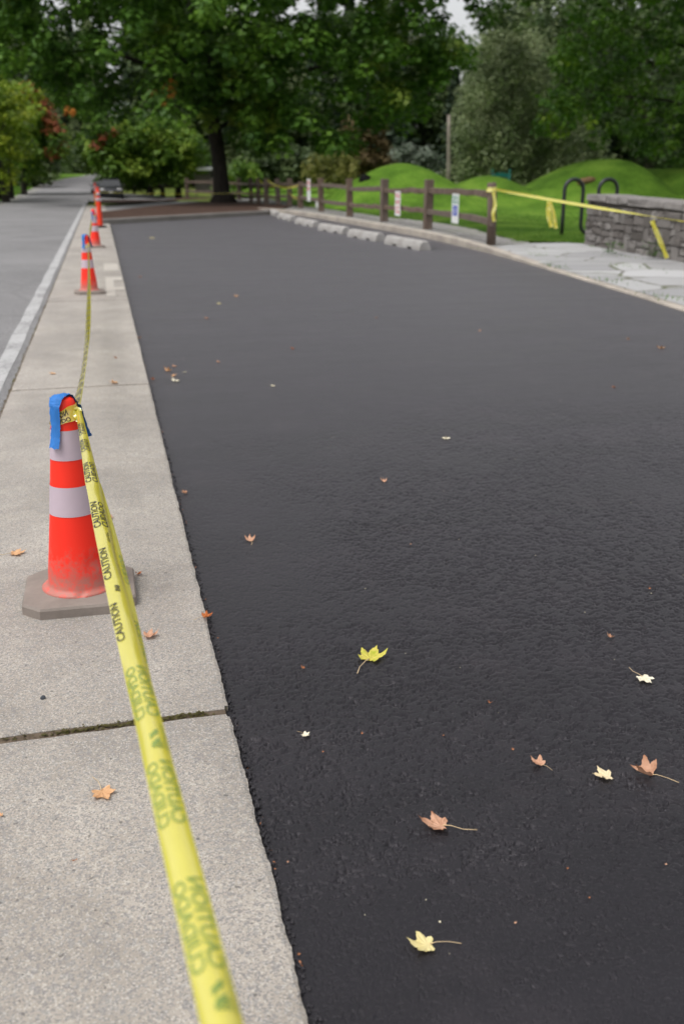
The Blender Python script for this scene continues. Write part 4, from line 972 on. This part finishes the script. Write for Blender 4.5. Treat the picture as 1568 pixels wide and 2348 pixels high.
# information shelter behind the maple
p = at(467, 452, 80); zb = base_z(p.x, 80); root = empty('shelter', (p.x, 80, zb), -.1, 'small grey wooden shelter with a white roof beside the maple trunk', 'shelter')
bm = bmesh.new(); bx(bm, (0, .2, .95), (1.0, .12, 1.3)); obj('wall', bm, M['shed'], root, smooth=False)
for s in (-1, 1): bm = bmesh.new(); bx(bm, (s*.56, 0, .95), (.09, .09, 1.9)); obj('post', bm, M['shed'], root, smooth=False)
bm = bmesh.new(); bx(bm, (.15, 0, 2.02), (1.2, 1.1, .12), 0, 0, (.12, 0)); bx(bm, (-.5, 0, 1.96), (.3, 1.0, .08)); obj('roof', bm, M['white'], root, smooth=False)
# ------------------------------------------------------------------ parked cars
def make_car(loc, rz, paint, label, sc_=1.0):
    root = empty('parked_car', loc, rz, label, 'car', 'dark cars parked beyond the cones')
    # local: -y is the front, x is the width
    sec = [(-2.15, .62, .30, .52), (-2.05, .80, .22, .66), (-1.6, .86, .20, .80), (-.95, .88, .20, .90), (-.4, .88, .20, .93), (.9, .88, .20, .95), (1.7, .86, .22, .95), (2.1, .78, .28, .90), (2.2, .66, .34, .80)]
    bm = bmesh.new(); rings = []
    for y, hw, zl, zh in sec:
        rings.append([bm.verts.new(q) for q in ((-hw*.93, y, zl), (-hw, y, zl+.15), (-hw, y, (zl+zh)/2+.05), (-hw*.93, y, zh-.05), (-hw*.7, y, zh), (hw*.7, y, zh), (hw*.93, y, zh-.05), (hw, y, (zl+zh)/2+.05), (hw, y, zl+.15), (hw*.93, y, zl))])
    for r0, r1 in zip(rings, rings[1:]):
        for k in range(10): bm.faces.new((r0[k], r0[(k+1) % 10], r1[(k+1) % 10], r1[k]))
    bm.faces.new(rings[0][::-1]); bm.faces.new(rings[-1]); bmesh.ops.recalc_face_normals(bm, faces=bm.faces); obj('body', bm, paint, root)
    bm = bmesh.new(); cab = [(-.78, .74, .88, .885), (-.15, .58, .90, 1.38), (.75, .60, .92, 1.42), (1.75, .70, .93, .95)]; rings = [[bm.verts.new(q) for q in ((-hw-.1, y, zl), (-hw, y, zh), (hw, y, zh), (hw+.1, y, zl))] for y, hw, zl, zh in cab]
    for r0, r1 in zip(rings, rings[1:]):
        for k in range(3): bm.faces.new((r0[k], r0[k+1], r1[k+1], r1[k]))
    bmesh.ops.recalc_face_normals(bm, faces=bm.faces); obj('windows', bm, M['glass'], root, smooth=False)
    bm = bmesh.new(); bx(bm, (0, .33, 1.41), (1.16, 1.05, .05), 0, .02); obj('roof', bm, paint, root)
    for s in (-1, 1):
        bm = bmesh.new(); bmesh.ops.create_uvsphere(bm, u_segments=14, v_segments=8, radius=1, matrix=Matrix.Translation((s*.62, -2.02, .66)) @ Matrix.Rotation(s*.35, 4, 'Z') @ Matrix.Diagonal((.21, .10, .085, 1))); obj('headlight', bm, M['lamp'], root)
        bm = bmesh.new(); bx(bm, (s*.95, -.55, .98), (.16, .10, .11), 0, .03); obj('mirror', bm, paint, root)
        for y in (-1.35, 1.35):
            bm = bmesh.new(); tube(bm, [(s*.70, y, .31), (s*.88, y, .31)], .31, 20); wo_ = obj('wheel', bm, M['tyre'], root); bm = bmesh.new(); tube(bm, [(s*.87, y, .31), (s*.89, y, .31)], .2, 14); obj('rim', bm, M['metal'], wo_)
    bm = bmesh.new(); bx(bm, (0, -2.14, .46), (1.2, .06, .24), 0, .02); obj('grille', bm, M['black'], root, smooth=False)
    bm = bmesh.new(); bx(bm, (0, -2.18, .48), (.30, .02, .13)); obj('number_plate', bm, M['lamp'], root, smooth=False)
    root.scale = (sc_,)*3; return root
pc = at(257, 440, 76); make_car((pc.x, 77.5, base_z(pc.x, 77.5)+.01), -.03, M['carp'], 'dark grey car facing the camera past the row of cones', .96)
pc = at(229, 440, 84); c2_ = make_car((pc.x+.25, 86.5, base_z(pc.x, 86.5)-.25), -.05, M['carb'], 'black car half hidden behind the dark grey car', .96)
# ------------------------------------------------------------------ trees
def leaf_quads(name, C, Nn, size, asp, mat, parent=None, droop=0.0):
    n = len(C); up = np.tile([0, 0, 1.0], (n, 1)); Nn = Nn/np.linalg.norm(Nn, axis=1, keepdims=True)
    r = rng.normal(size=(n, 3)); t1 = np.cross(Nn, r); t1 /= np.linalg.norm(t1, axis=1, keepdims=True); t2 = np.cross(Nn, t1)
    s = size[:, None]; bend = Nn*s*rng.uniform(-.25, .05, (n, 1))
    V = np.stack([C-t1*s+bend, C-t2*s*asp+t1*s*.1, C+t1*s+bend, C+t2*s*asp+t1*s*.1], 1).reshape(-1, 3)
    return raw(name, V, np.arange(4*n).reshape(-1, 4), mat, parent)
def clusters_to_leaves(CL, per, lsize, squash=.75, outw=.6, upw=.75):
    Cs = []; Ns = []; Ss = []
    for c, R in CL:
        m = max(6, int(per*R*R)) ; d = rng.normal(size=(m, 3)); d /= np.linalg.norm(d, axis=1, keepdims=True); u = rng.uniform(.25, 1, (m, 1))**.45
        q = d*u*R; q[:, 2] *= squash; Cs.append(np.array(c)+q); nn = d*outw+np.array([0, 0, upw])+rng.normal(size=(m, 3))*.26; Ns.append(nn); Ss.append(lsize*rng.uniform(.65, 1.25, m))
    return np.concatenate(Cs), np.concatenate(Ns), np.concatenate(Ss)
def limb_bm(bm, a, b, r0, r1, wob=.3, seg=7):
    a, b = Vector(a), Vector(b); L = (b-a).length; pts = []; rs = []
    for i in range(6):
        t = i/5; p = a.lerp(b, t)+Vector((random.gauss(0, 1), random.gauss(0, 1), random.gauss(0, .6)))*wob*L*.06*math.sin(PI*t); p.z += .10*L*math.sin(PI*t)
        pts.append(p); rs.append(r0+(r1-r0)*t)
    tube(bm, pts, rs, seg)
def in_poly(x, y, P):
    c = False; n = len(P)
    for i in range(n):
        (x0, y0), (x1, y1) = P[i], P[i-1]
        if (y0 > y) != (y1 > y) and x < (x1-x0)*(y-y0)/(y1-y0)+x0: c = not c
    return c
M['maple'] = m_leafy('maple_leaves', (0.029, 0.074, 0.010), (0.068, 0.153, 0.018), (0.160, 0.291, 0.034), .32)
M['maple_lit_paint'] = m_leafy('painted_lit_maple_leaves', (0.065, 0.116, 0.016), (0.140, 0.211, 0.028), (0.215, 0.277, 0.039), .35)  # lighter copy of the maple leaf colour, painting light onto some sprays
M['rust'] = m_leafy('rust_leaves', (0.225, 0.080, 0.018), (0.450, 0.168, 0.032), (0.540, 0.247, 0.050), .3)
M['bright'] = m_leafy('bright_green_leaves', (0.051, 0.109, 0.011), (0.098, 0.192, 0.018), (0.229, 0.316, 0.033), .35)
M['yellowg'] = m_leafy('yellow_green_leaves', (0.083, 0.148, 0.012), (0.176, 0.268, 0.017), (0.352, 0.397, 0.031), .35)
M['redl'] = m_leafy('red_leaves', (0.216, 0.059, 0.029), (0.389, 0.117, 0.052), (0.497, 0.200, 0.083), .3)
M['olive'] = m_leafy('hazed_olive_leaves', (0.093, 0.123, 0.054), (0.161, 0.208, 0.091), (0.273, 0.312, 0.151), .25)  # grey olive leaf colour, lightened to paint haze into the distant trees
M['dark'] = m_leafy('dark_tree_leaves', (0.034, 0.059, 0.020), (0.073, 0.113, 0.037), (0.142, 0.193, 0.063), .25)
M['conif'] = m_leafy('conifer_needles', (0.017, 0.031, 0.017), (0.034, 0.058, 0.031), (0.065, 0.095, 0.054), .15)
M['russet'] = m_leafy('russet_shrub_leaves', (0.084, 0.063, 0.025), (0.140, 0.098, 0.042), (0.182, 0.140, 0.063), .25)
M['silver'] = m_leafy('silver_leaves', (0.084, 0.112, 0.077), (0.154, 0.189, 0.140), (0.266, 0.301, 0.238), .25)
M['ygrass'] = m_leafy('tall_yellow_grass', (.08, .10, .02), (.16, .17, .035), (.26, .24, .06), .3)
# --- the big maple
TX, TY = 6.65, 57.7
maple = empty('maple_tree', (TX, TY, .1), 0, 'huge dark green maple leaning over the far end of the lot', 'tree'); MO = Vector((TX, TY, .1))
def from_view(pts, zscale=1): return [at(x, y, Y)-MO for x, y, Y in pts]
bm = bmesh.new()
tp = [g(513, 469)-MO+Vector((0, 0, -.1)), at(511, 458, TY)-MO, at(507, 420, TY)-MO, at(501, 360, TY)-MO, at(493, 300, TY-.3)-MO, at(482, 240, TY-.6)-MO, at(478, 170, TY-.6)-MO, at(482, 80, TY)-MO, at(480, -40, TY)-MO]
tp = catmull(tp, 4); rr = [.80-.28*smooth01(i/6)-.30*(i/(len(tp)-1)) for i in range(len(tp))]; tube(bm, tp, rr, 14)
for a, b, r0 in [((488, 270), (340, 150), .22), ((484, 250), (640, 180), .24), ((482, 200), (250, 60), .20), ((480, 170), (700, 40), .22), ((490, 285), (400, 210), .15), ((480, 120), (380, -80), .2), ((482, 100), (600, -120), .2), ((495, 300), (600, 290), .13), ((640, 180), (880, 170), .12), ((340, 150), (120, 130), .11)]:
    yb = TY+random.uniform(-5, 4); limb_bm(bm, at(a[0], a[1], TY-.5)-MO, at(b[0], b[1], yb)-MO, r0, .05)
obj('trunk', bm, M['bark'], maple)
SIL = [(-90, -330), (-90, 150), (20, 188), (110, 200), (150, 225), (190, 300), (250, 285), (330, 272), (400, 262), (448, 250), (470, 310), (520, 330), (580, 350), (640, 335), (700, 325), (760, 348), (815, 345), (850, 295), (890, 275), (935, 305), (975, 290), (1005, 235), (1010, 190), (1070, 165), (1110, 105), (1070, 85), (1010, 60), (985, 40), (1000, -330)]
GAPS = [(668, 14, 24), (655, 38, 14), (690, 30, 10), (160, 2, 20), (130, 10, 10), (205, 6, 10)]
CL = []; CLl = []; CLr = []
while len(CL) < 900:
    x, y = random.uniform(-90, 1110), random.uniform(-330, 350)
    if not in_poly(x, y, SIL): continue
    if any((x-a)**2+(y-b)**2 < (r-2)**2 for a, b, r in GAPS): continue
    th = 9.5*math.sqrt(max(.05, 1-((x-520)/640)**2)); Y = TY+random.uniform(-th, th*.7); R = random.uniform(.55, 1.05)
    if y > 210 and 440 < x < 560 and Y < TY+.8: Y = TY+random.uniform(.8, 5)
    p = at(x, y, Y)-MO; CL.append((p, R))
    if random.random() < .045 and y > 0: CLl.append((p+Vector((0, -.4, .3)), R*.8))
# hanging spray in front of the trunk, and the fringe with light painted into its leaf colour
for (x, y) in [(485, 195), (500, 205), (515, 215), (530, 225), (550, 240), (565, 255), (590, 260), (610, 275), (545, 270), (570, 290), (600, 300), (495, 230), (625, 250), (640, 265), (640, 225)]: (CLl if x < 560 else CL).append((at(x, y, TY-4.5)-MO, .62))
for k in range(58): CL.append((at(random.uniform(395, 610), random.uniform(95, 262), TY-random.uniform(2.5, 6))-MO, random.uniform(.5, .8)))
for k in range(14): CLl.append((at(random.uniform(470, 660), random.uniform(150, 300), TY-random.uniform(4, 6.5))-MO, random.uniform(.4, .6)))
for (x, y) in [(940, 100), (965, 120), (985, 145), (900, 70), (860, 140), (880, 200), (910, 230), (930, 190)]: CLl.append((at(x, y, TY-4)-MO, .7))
for (x, y) in [(1000, 5), (1020, -12), (1060, -14), (1090, 5), (1110, 15), (1140, 0), (1165, 10), (1200, 5), (1215, -20), (1150, -30), (1100, -30), (975, 15), (1088, 40), (1104, 58), (1078, 12), (1095, 26), (1012, 30), (1006, 48), (1120, 40)]: CL.append((at(x, y, TY-3)-MO, .5))
for k in range(46): CL.append((at(random.uniform(-10, 640), random.uniform(-40, 70), TY+random.uniform(-6, 4))-MO, random.uniform(.5, .8))) if k % 3 else None
for (x, y) in [(355, 215), (368, 225), (378, 205), (392, 212), (372, 238), (160, 255), (395, 190)]: CLr.append((at(x, y, TY-6)-MO, .34))
C_, N_, S_ = clusters_to_leaves(CL, 105, .165); leaf_quads('crown', C_, N_, S_, .8, M['maple'], maple)
C_, N_, S_ = clusters_to_leaves(CLl, 110, .165); o = leaf_quads('painted_lit_sprays', C_, N_, S_, .8, M['maple_lit_paint'], maple); o['label'] = 'lighter yellow green sprays at the edge of the crown'
C_, N_, S_ = clusters_to_leaves(CLr, 130, .15); o = leaf_quads('autumn_sprays', C_, N_, S_, .8, M['rust'], maple); o['label'] = 'orange autumn leaves inside the green crown'
# --- generic trees drawn from crown outlines seen at a distance Y
def view_tree(name, poly_, Y, dY, ncl, R, per, ls, mat, label, cat='tree', base=None, tr=.25, group=None, bark='bark2', extra=None, upw=.75, squash=.75, gaps=()):
    xs_ = [p[0] for p in poly_]; ys_ = [p[1] for p in poly_]
    bxp = base[0] if base else sum(xs_)/len(xs_); b = at(bxp, 430, Y); zb = base_z(b.x, Y) if not base or len(base) < 3 else base[2]
    O = Vector((b.x, Y, zb)); root = empty(name, O, 0, label, cat, group); cl = []; guard = 0
    while len(cl) < ncl and guard < 60000:
        guard += 1; x, y = random.uniform(min(xs_), max(xs_)), random.uniform(min(ys_), max(ys_))
        if in_poly(x, y, poly_) and not any((x-a)**2+(y-b2)**2 < r*r for a, b2, r in gaps):
            q = at(x, y, Y+random.uniform(-dY, dY))-O
            if q.z > R*.4: cl.append((q, R*random.uniform(.6, 1.25)))
    C_, N_, S_ = clusters_to_leaves(cl, per, ls, squash, .6, upw); leaf_quads('crown', C_, N_, S_, .75, mat, root)
    if tr:
        bm = bmesh.new(); zt = max(c[0].z for c in cl)*.85; xt = sum(c[0].x for c in cl)/len(cl)
        tube(bm, [(0, 0, -.15), (.03, 0, zt*.2), (xt*.5, 0, zt*.6), (xt, 0, zt)], [tr*1.25, tr, tr*.65, tr*.15], 10)
        for k in range(5):
            c = random.choice(cl)[0]; limb_bm(bm, (xt*.3, 0, min(c.z*.6, zt*.6)), c, tr*.35, .03)
        obj('trunk', bm, M[bark], root)
    if extra:
        for nm, pts, mt, rr_, lab in extra:
            C_, N_, S_ = clusters_to_leaves([(at(x, y, Y-dY*.8)-O, rr_) for x, y in pts], per, ls, squash); o = leaf_quads(nm, C_, N_, S_, .75, mt, root); o['label'] = lab
    return root
view_tree('roadside_tree', [(-140, 430-25), (-140, 150), (-20, 170), (30, 215), (58, 300), (62, 360), (40, 405), (0, 415), (-60, 420)], 66, 3, 130, .8, 90, .15, M['yellowg'], 'yellow green tree on the verge at the left edge', base=(12,), tr=.2)
view_tree('red_maple', [(10, 195), (70, 195), (100, 225), (130, 270), (146, 320), (140, 365), (110, 390), (60, 402), (25, 395), (15, 300)], 84, 3, 120, .9, 80, .17, M['bright'], 'green roadside tree turning red on its right side', base=(55,), tr=.2,
          extra=[('red_sprays', [(68, 200), (78, 212), (85, 225), (95, 235), (104, 248), (112, 262), (120, 278), (126, 292), (130, 306), (118, 300), (135, 335), (128, 345), (118, 350), (100, 268), (88, 245)], M['redl'], .75, 'red autumn sprays down the right side of the crown')])
view_tree('shrub', [(10, 405), (50, 350), (95, 340), (122, 365), (116, 405), (60, 424)], 104, 2, 50, 1.0, 70, .2, M['dark'], 'dark bushes under the trees where the road bends', 'shrub', base=(70,), tr=0)
view_tree('shrub', [(95, 412), (100, 335), (170, 330), (240, 345), (250, 392), (180, 402)], 186, 3, 80, 1.5, 45, .26, M['dark'], 'dark bushes closing the view beyond the top of the road', 'shrub', base=(170,), tr=0)
view_tree('roadside_tree', [(228, 440), (224, 402), (206, 380), (190, 330), (215, 290), (262, 282), (330, 275), (400, 285), (450, 320), (480, 360), (470, 410), (430, 425), (400, 400), (330, 415), (290, 428), (285, 410), (235, 410)], 82, 3, 190, .95, 85, .17, M['bright'], 'bright green tree with slender dark trunk behind the parked car', base=(408, 0, -.1), tr=.24, bark='bark',
          extra=[('rust_sprays', [(232, 312), (228, 325), (222, 338), (262, 300), (238, 305)], M['redl'], .55, 'reddish sprays on the side towards the road')])
view_tree('roadside_tree', [(235, 440), (228, 405), (240, 380), (300, 360), (360, 370), (400, 395), (395, 420), (330, 432), (280, 436)], 92, 2, 70, .9, 80, .17, M['dark'], 'dark low tree with leaning trunk between the car and the slender trunk', base=(372,), tr=.22, bark='bark')
view_tree('roadside_tree', [(300, 400), (310, 330), (380, 320), (430, 350), (430, 400), (360, 415)], 88, 2, 60, .9, 80, .17, M['bright'], 'second small tree beside the slender trunk behind the car', base=(345,), tr=.22, bark='bark')
view_tree('shrub', [(535, 425), (535, 380), (560, 345), (600, 340), (660, 345), (700, 335), (720, 360), (715, 405), (650, 412), (590, 410), (560, 425)], 96, 3, 90, 1.0, 70, .2, M['dark'], 'dark green shrubs behind the fence right of the maple trunk', 'shrub', base=(630,), tr=0)
view_tree('shrub', [(535, 420), (535, 385), (560, 372), (590, 385), (590, 415)], 90, 2, 30, .8, 80, .18, M['bright'], 'light green shrub close to the maple trunk', 'shrub', base=(562,), tr=0)
view_tree('shrub', [(700, 420), (700, 370), (730, 345), (790, 350), (815, 380), (800, 415)], 92, 3, 60, .8, 80, .16, M['ygrass'], 'tall yellow green scrub beside the left mound', 'shrub', base=(760,), tr=0)
view_tree('russet_tree', [(780, 400), (775, 330), (800, 270), (850, 258), (890, 290), (915, 350), (905, 395)], 104, 3, 90, 1.0, 70, .2, M['russet'], 'russet brown tree rising behind the left mound', base=(850,), tr=.2)
view_tree('shrub', [(900, 405), (905, 350), (940, 320), (965, 350), (985, 330), (1015, 350), (1020, 410)], 98, 2, 60, .85, 80, .17, M['silver'], 'silvery grey bush between the left mound and the dead trunk', 'shrub', base=(980,), tr=0)
view_tree('willow_tree', [(1035, 425), (1040, 340), (1055, 230), (1085, 140), (1115, 65), (1150, 55), (1190, 95), (1240, 150), (1290, 250), (1330, 340), (1320, 425)], 92, 5, 330, 1.15, 75, .15, M['olive'], 'tall pale olive tree with a feathery crown behind the mounds', base=(1150,), tr=.35, upw=.4, squash=1.1)
view_tree('willow_tree', [(1180, 410), (1175, 200), (1195, 90), (1235, 50), (1280, 110), (1340, 230), (1390, 340), (1400, 410)], 100, 4, 200, 1.2, 70, .16, M['olive'], 'second olive tree, darker and half hidden by the pale feathery one', base=(1270,), tr=.3, upw=.4, squash=1.1)
view_tree('broadleaf_tree', [(1100, -60), (1105, 20), (1140, 70), (1220, 90), (1260, 100), (1255, 200), (1300, 260), (1420, 300), (1500, 380), (1560, 420), (1700, 420), (1700, -60)], 84, 5, 240, 1.2, 75, .19, M['dark'], 'dark leafy tree filling the gap behind the right mound', base=(1480,), tr=.35)
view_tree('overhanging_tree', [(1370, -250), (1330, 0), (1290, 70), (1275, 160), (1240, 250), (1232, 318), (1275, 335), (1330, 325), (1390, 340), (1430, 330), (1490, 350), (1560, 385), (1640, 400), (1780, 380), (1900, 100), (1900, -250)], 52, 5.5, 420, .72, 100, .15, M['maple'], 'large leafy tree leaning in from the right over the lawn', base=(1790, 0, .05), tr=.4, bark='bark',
          extra=[('painted_lit_sprays', [(1290, 230), (1310, 250), (1350, 280), (1400, 290), (1450, 300), (1300, 300), (1480, 260), (1540, 330), (1330, 110), (1310, 140), (1255, 270), (1270, 300), (1545, 290), (1420, 210)], M['bright'], .5, 'sprays at the drooping edge of the crown, painted lighter as if lit')])  # brighter leaf colour stands in for light on these sprays
ot = [o for o in sc.objects if o.name == 'overhanging_tree'][0]; OO = ot.location; cl = []  # crown clusters unseen above the view, added to shade the lawn
for k in range(330):
    x, y = random.uniform(15.5, 40), random.uniform(33, 56); z = random.uniform(10.2, 15)+max(0, (y-42)*.22)
    if ((x-31)/15.5)**2+((y-46)/13.5)**2 < 1: cl.append((Vector((x, y, z))-OO, random.uniform(.9, 1.5)))
C_, N_, S_ = clusters_to_leaves(cl, 40, .22); leaf_quads('added_shade_crown', C_, N_, S_, .75, M['maple'], ot)
# --- the wood behind, tree by tree
def conifer(x, y, h, r, grp, label):
    zb = base_z(x, y); root = empty('conifer', (x, y, zb), 0, label, 'tree', grp); C = []; N = []
    n = int(5200*min(1.6, h/24)); t = rng.uniform(.03, 1, n)**.85; a = rng.uniform(0, 2*PI, n); lay = np.floor(t*22)
    rad = r*(1-t)**.85*(.55+.45*((t*22) % 1.0))*(.7+.5*np.sin(lay*2.3+np.floor(a/(2*PI)*9)*1.7)**2)*np.sqrt(rng.uniform(.12, 1, n))
    C = np.stack([rad*np.cos(a), rad*np.sin(a), t*h-rad*.22], 1); N = np.stack([np.cos(a)*.5, np.sin(a)*.5, np.full(n, .8)], 1)+rng.normal(size=(n, 3))*.3
    leaf_quads('crown', C, N, rng.uniform(.25, .55, n), .55, M['conif'], root)
    bm = bmesh.new(); tube(bm, [(0, 0, -.2), (0, 0, h*.5), (0, 0, h*.98)], [.38, .22, .04], 8); obj('trunk', bm, M['bark2'], root)
def round_tree(x, y, h, r, grp, label, mt):
    zb = base_z(x, y); root = empty('broadleaf_tree', (x, y, zb), 0, label, 'tree', grp); cl = []
    for k in range(95):
        d = Vector((random.gauss(0, 1), random.gauss(0, 1), random.gauss(0, 1))).normalized()*random.uniform(.35, 1)**.5
        cl.append((Vector((d.x*r, d.y*r, h*.56+d.z*h*.44)), random.uniform(1.0, 1.9)))
    C_, N_, S_ = clusters_to_leaves(cl, 20, .30); leaf_quads('crown', C_, N_, S_, .75, mt, root)
    bm = bmesh.new(); tube(bm, [(0, 0, -.2), (.1, 0, h*.4), (.2, 0, h*.8)], [.35, .22, .06], 8)
    for k in range(4): limb_bm(bm, (.1, 0, h*.35), random.choice(cl)[0], .12, .04)
    obj('trunk', bm, M['bark2'], root)
GW = 'trees of the wood behind the park'
def top_for(px, Y):                      # how high the wood reaches above the horizon there
    prof = [(-200, -60), (60, -40), (130, 25), (170, 35), (210, 0), (300, -60), (600, -20), (660, 60), (700, 40), (760, -30), (960, 10), (1020, 66), (1060, 70), (1082, 30), (1110, -30), (1200, -60), (2200, -90)]
    for (a, b), (c, d) in zip(prof, prof[1:]):
        if a <= px <= c: yv = b+(d-b)*(px-a)/(c-a); return at(px, yv, Y).z
    return 25
k = 0
for (Y, step, off) in [(112, 62, 0), (124, 58, 28), (138, 54, 10), (194, 25, 230), (206, 29, 238)]:
    px = -150+off
    while px < (330 if Y > 170 else 1750):
        p = at(px, 400, Y+random.uniform(-3, 3))
        if not (redge(p.y)-3 < p.x < rright(p.y)+3):
            h = max(8, top_for(px, Y)-base_z(p.x, p.y))*(.8 if 1000 < px < 1110 else 1)*(random.uniform(.90, 1.0) if Y > 120 else random.uniform(.72, .95))
            if (k*7) % 5 < 3: conifer(p.x, p.y, h, random.uniform(3.0, 4.2)*(1.7 if Y > 170 else 1), GW, 'dark conifer among the wood at the back of the park')
            else: round_tree(p.x, p.y, h, random.uniform(3.6, 4.8)*(1.5 if Y > 170 else 1), GW, 'dark broadleaf tree among the wood at the back of the park', M['dark'] if k % 2 else M['olive'])
        k += 1; px += step*random.uniform(.85, 1.15)
# undergrowth closing the foot of the wood
CLu = []
for k in range(900):
    x = random.uniform(-40, 110); y = random.uniform(112, 196)
    if y < 184 and redge(y)-2.5 < x < rright(y)+1.2: continue
    CLu.append((Vector((x, y, base_z(x, y)+random.uniform(0, 5.5))), random.uniform(1.3, 2.4)))
for k in range(160):
    x = random.uniform(-40, -8.5); y = random.uniform(70, 112); CLu.append((Vector((x, y, base_z(x, y)+random.uniform(.2, 3.0))), random.uniform(.8, 1.5)))
C_, N_, S_ = clusters_to_leaves(CLu, 12, .36); tag(leaf_quads('undergrowth', C_, N_, S_, .75, M['dark']), 'dark undergrowth closing the foot of the wood', 'undergrowth', kind='stuff')
for (px, Y) in [(-2, 70), (26, 74)]:
    b = at(px, 430, Y); bm = bmesh.new(); zb = base_z(b.x, Y); tube(bm, [(0, 0, -.1), (.05, 0, 2), (.1, 0, 5)], [.17, .14, .08], 9); root = empty('roadside_tree', (b.x, Y, zb), 0, 'dark trunk %s under the yellow green foliage' % ('at the very left edge' if px < 0 else 'nearer the road'), 'tree'); obj('trunk', bm, M['bark'], root)
    cl = [(Vector((random.gauss(0, 1.2), random.gauss(0, 1.2), random.uniform(3, 7.5))), random.uniform(.6, 1.0)) for _ in range(40)]; C_, N_, S_ = clusters_to_leaves(cl, 80, .16); leaf_quads('crown', C_, N_, S_, .75, M['yellowg'], root)
print('faces', sum(len(o.data.polygons) for o in sc.objects if o.type == 'MESH'))
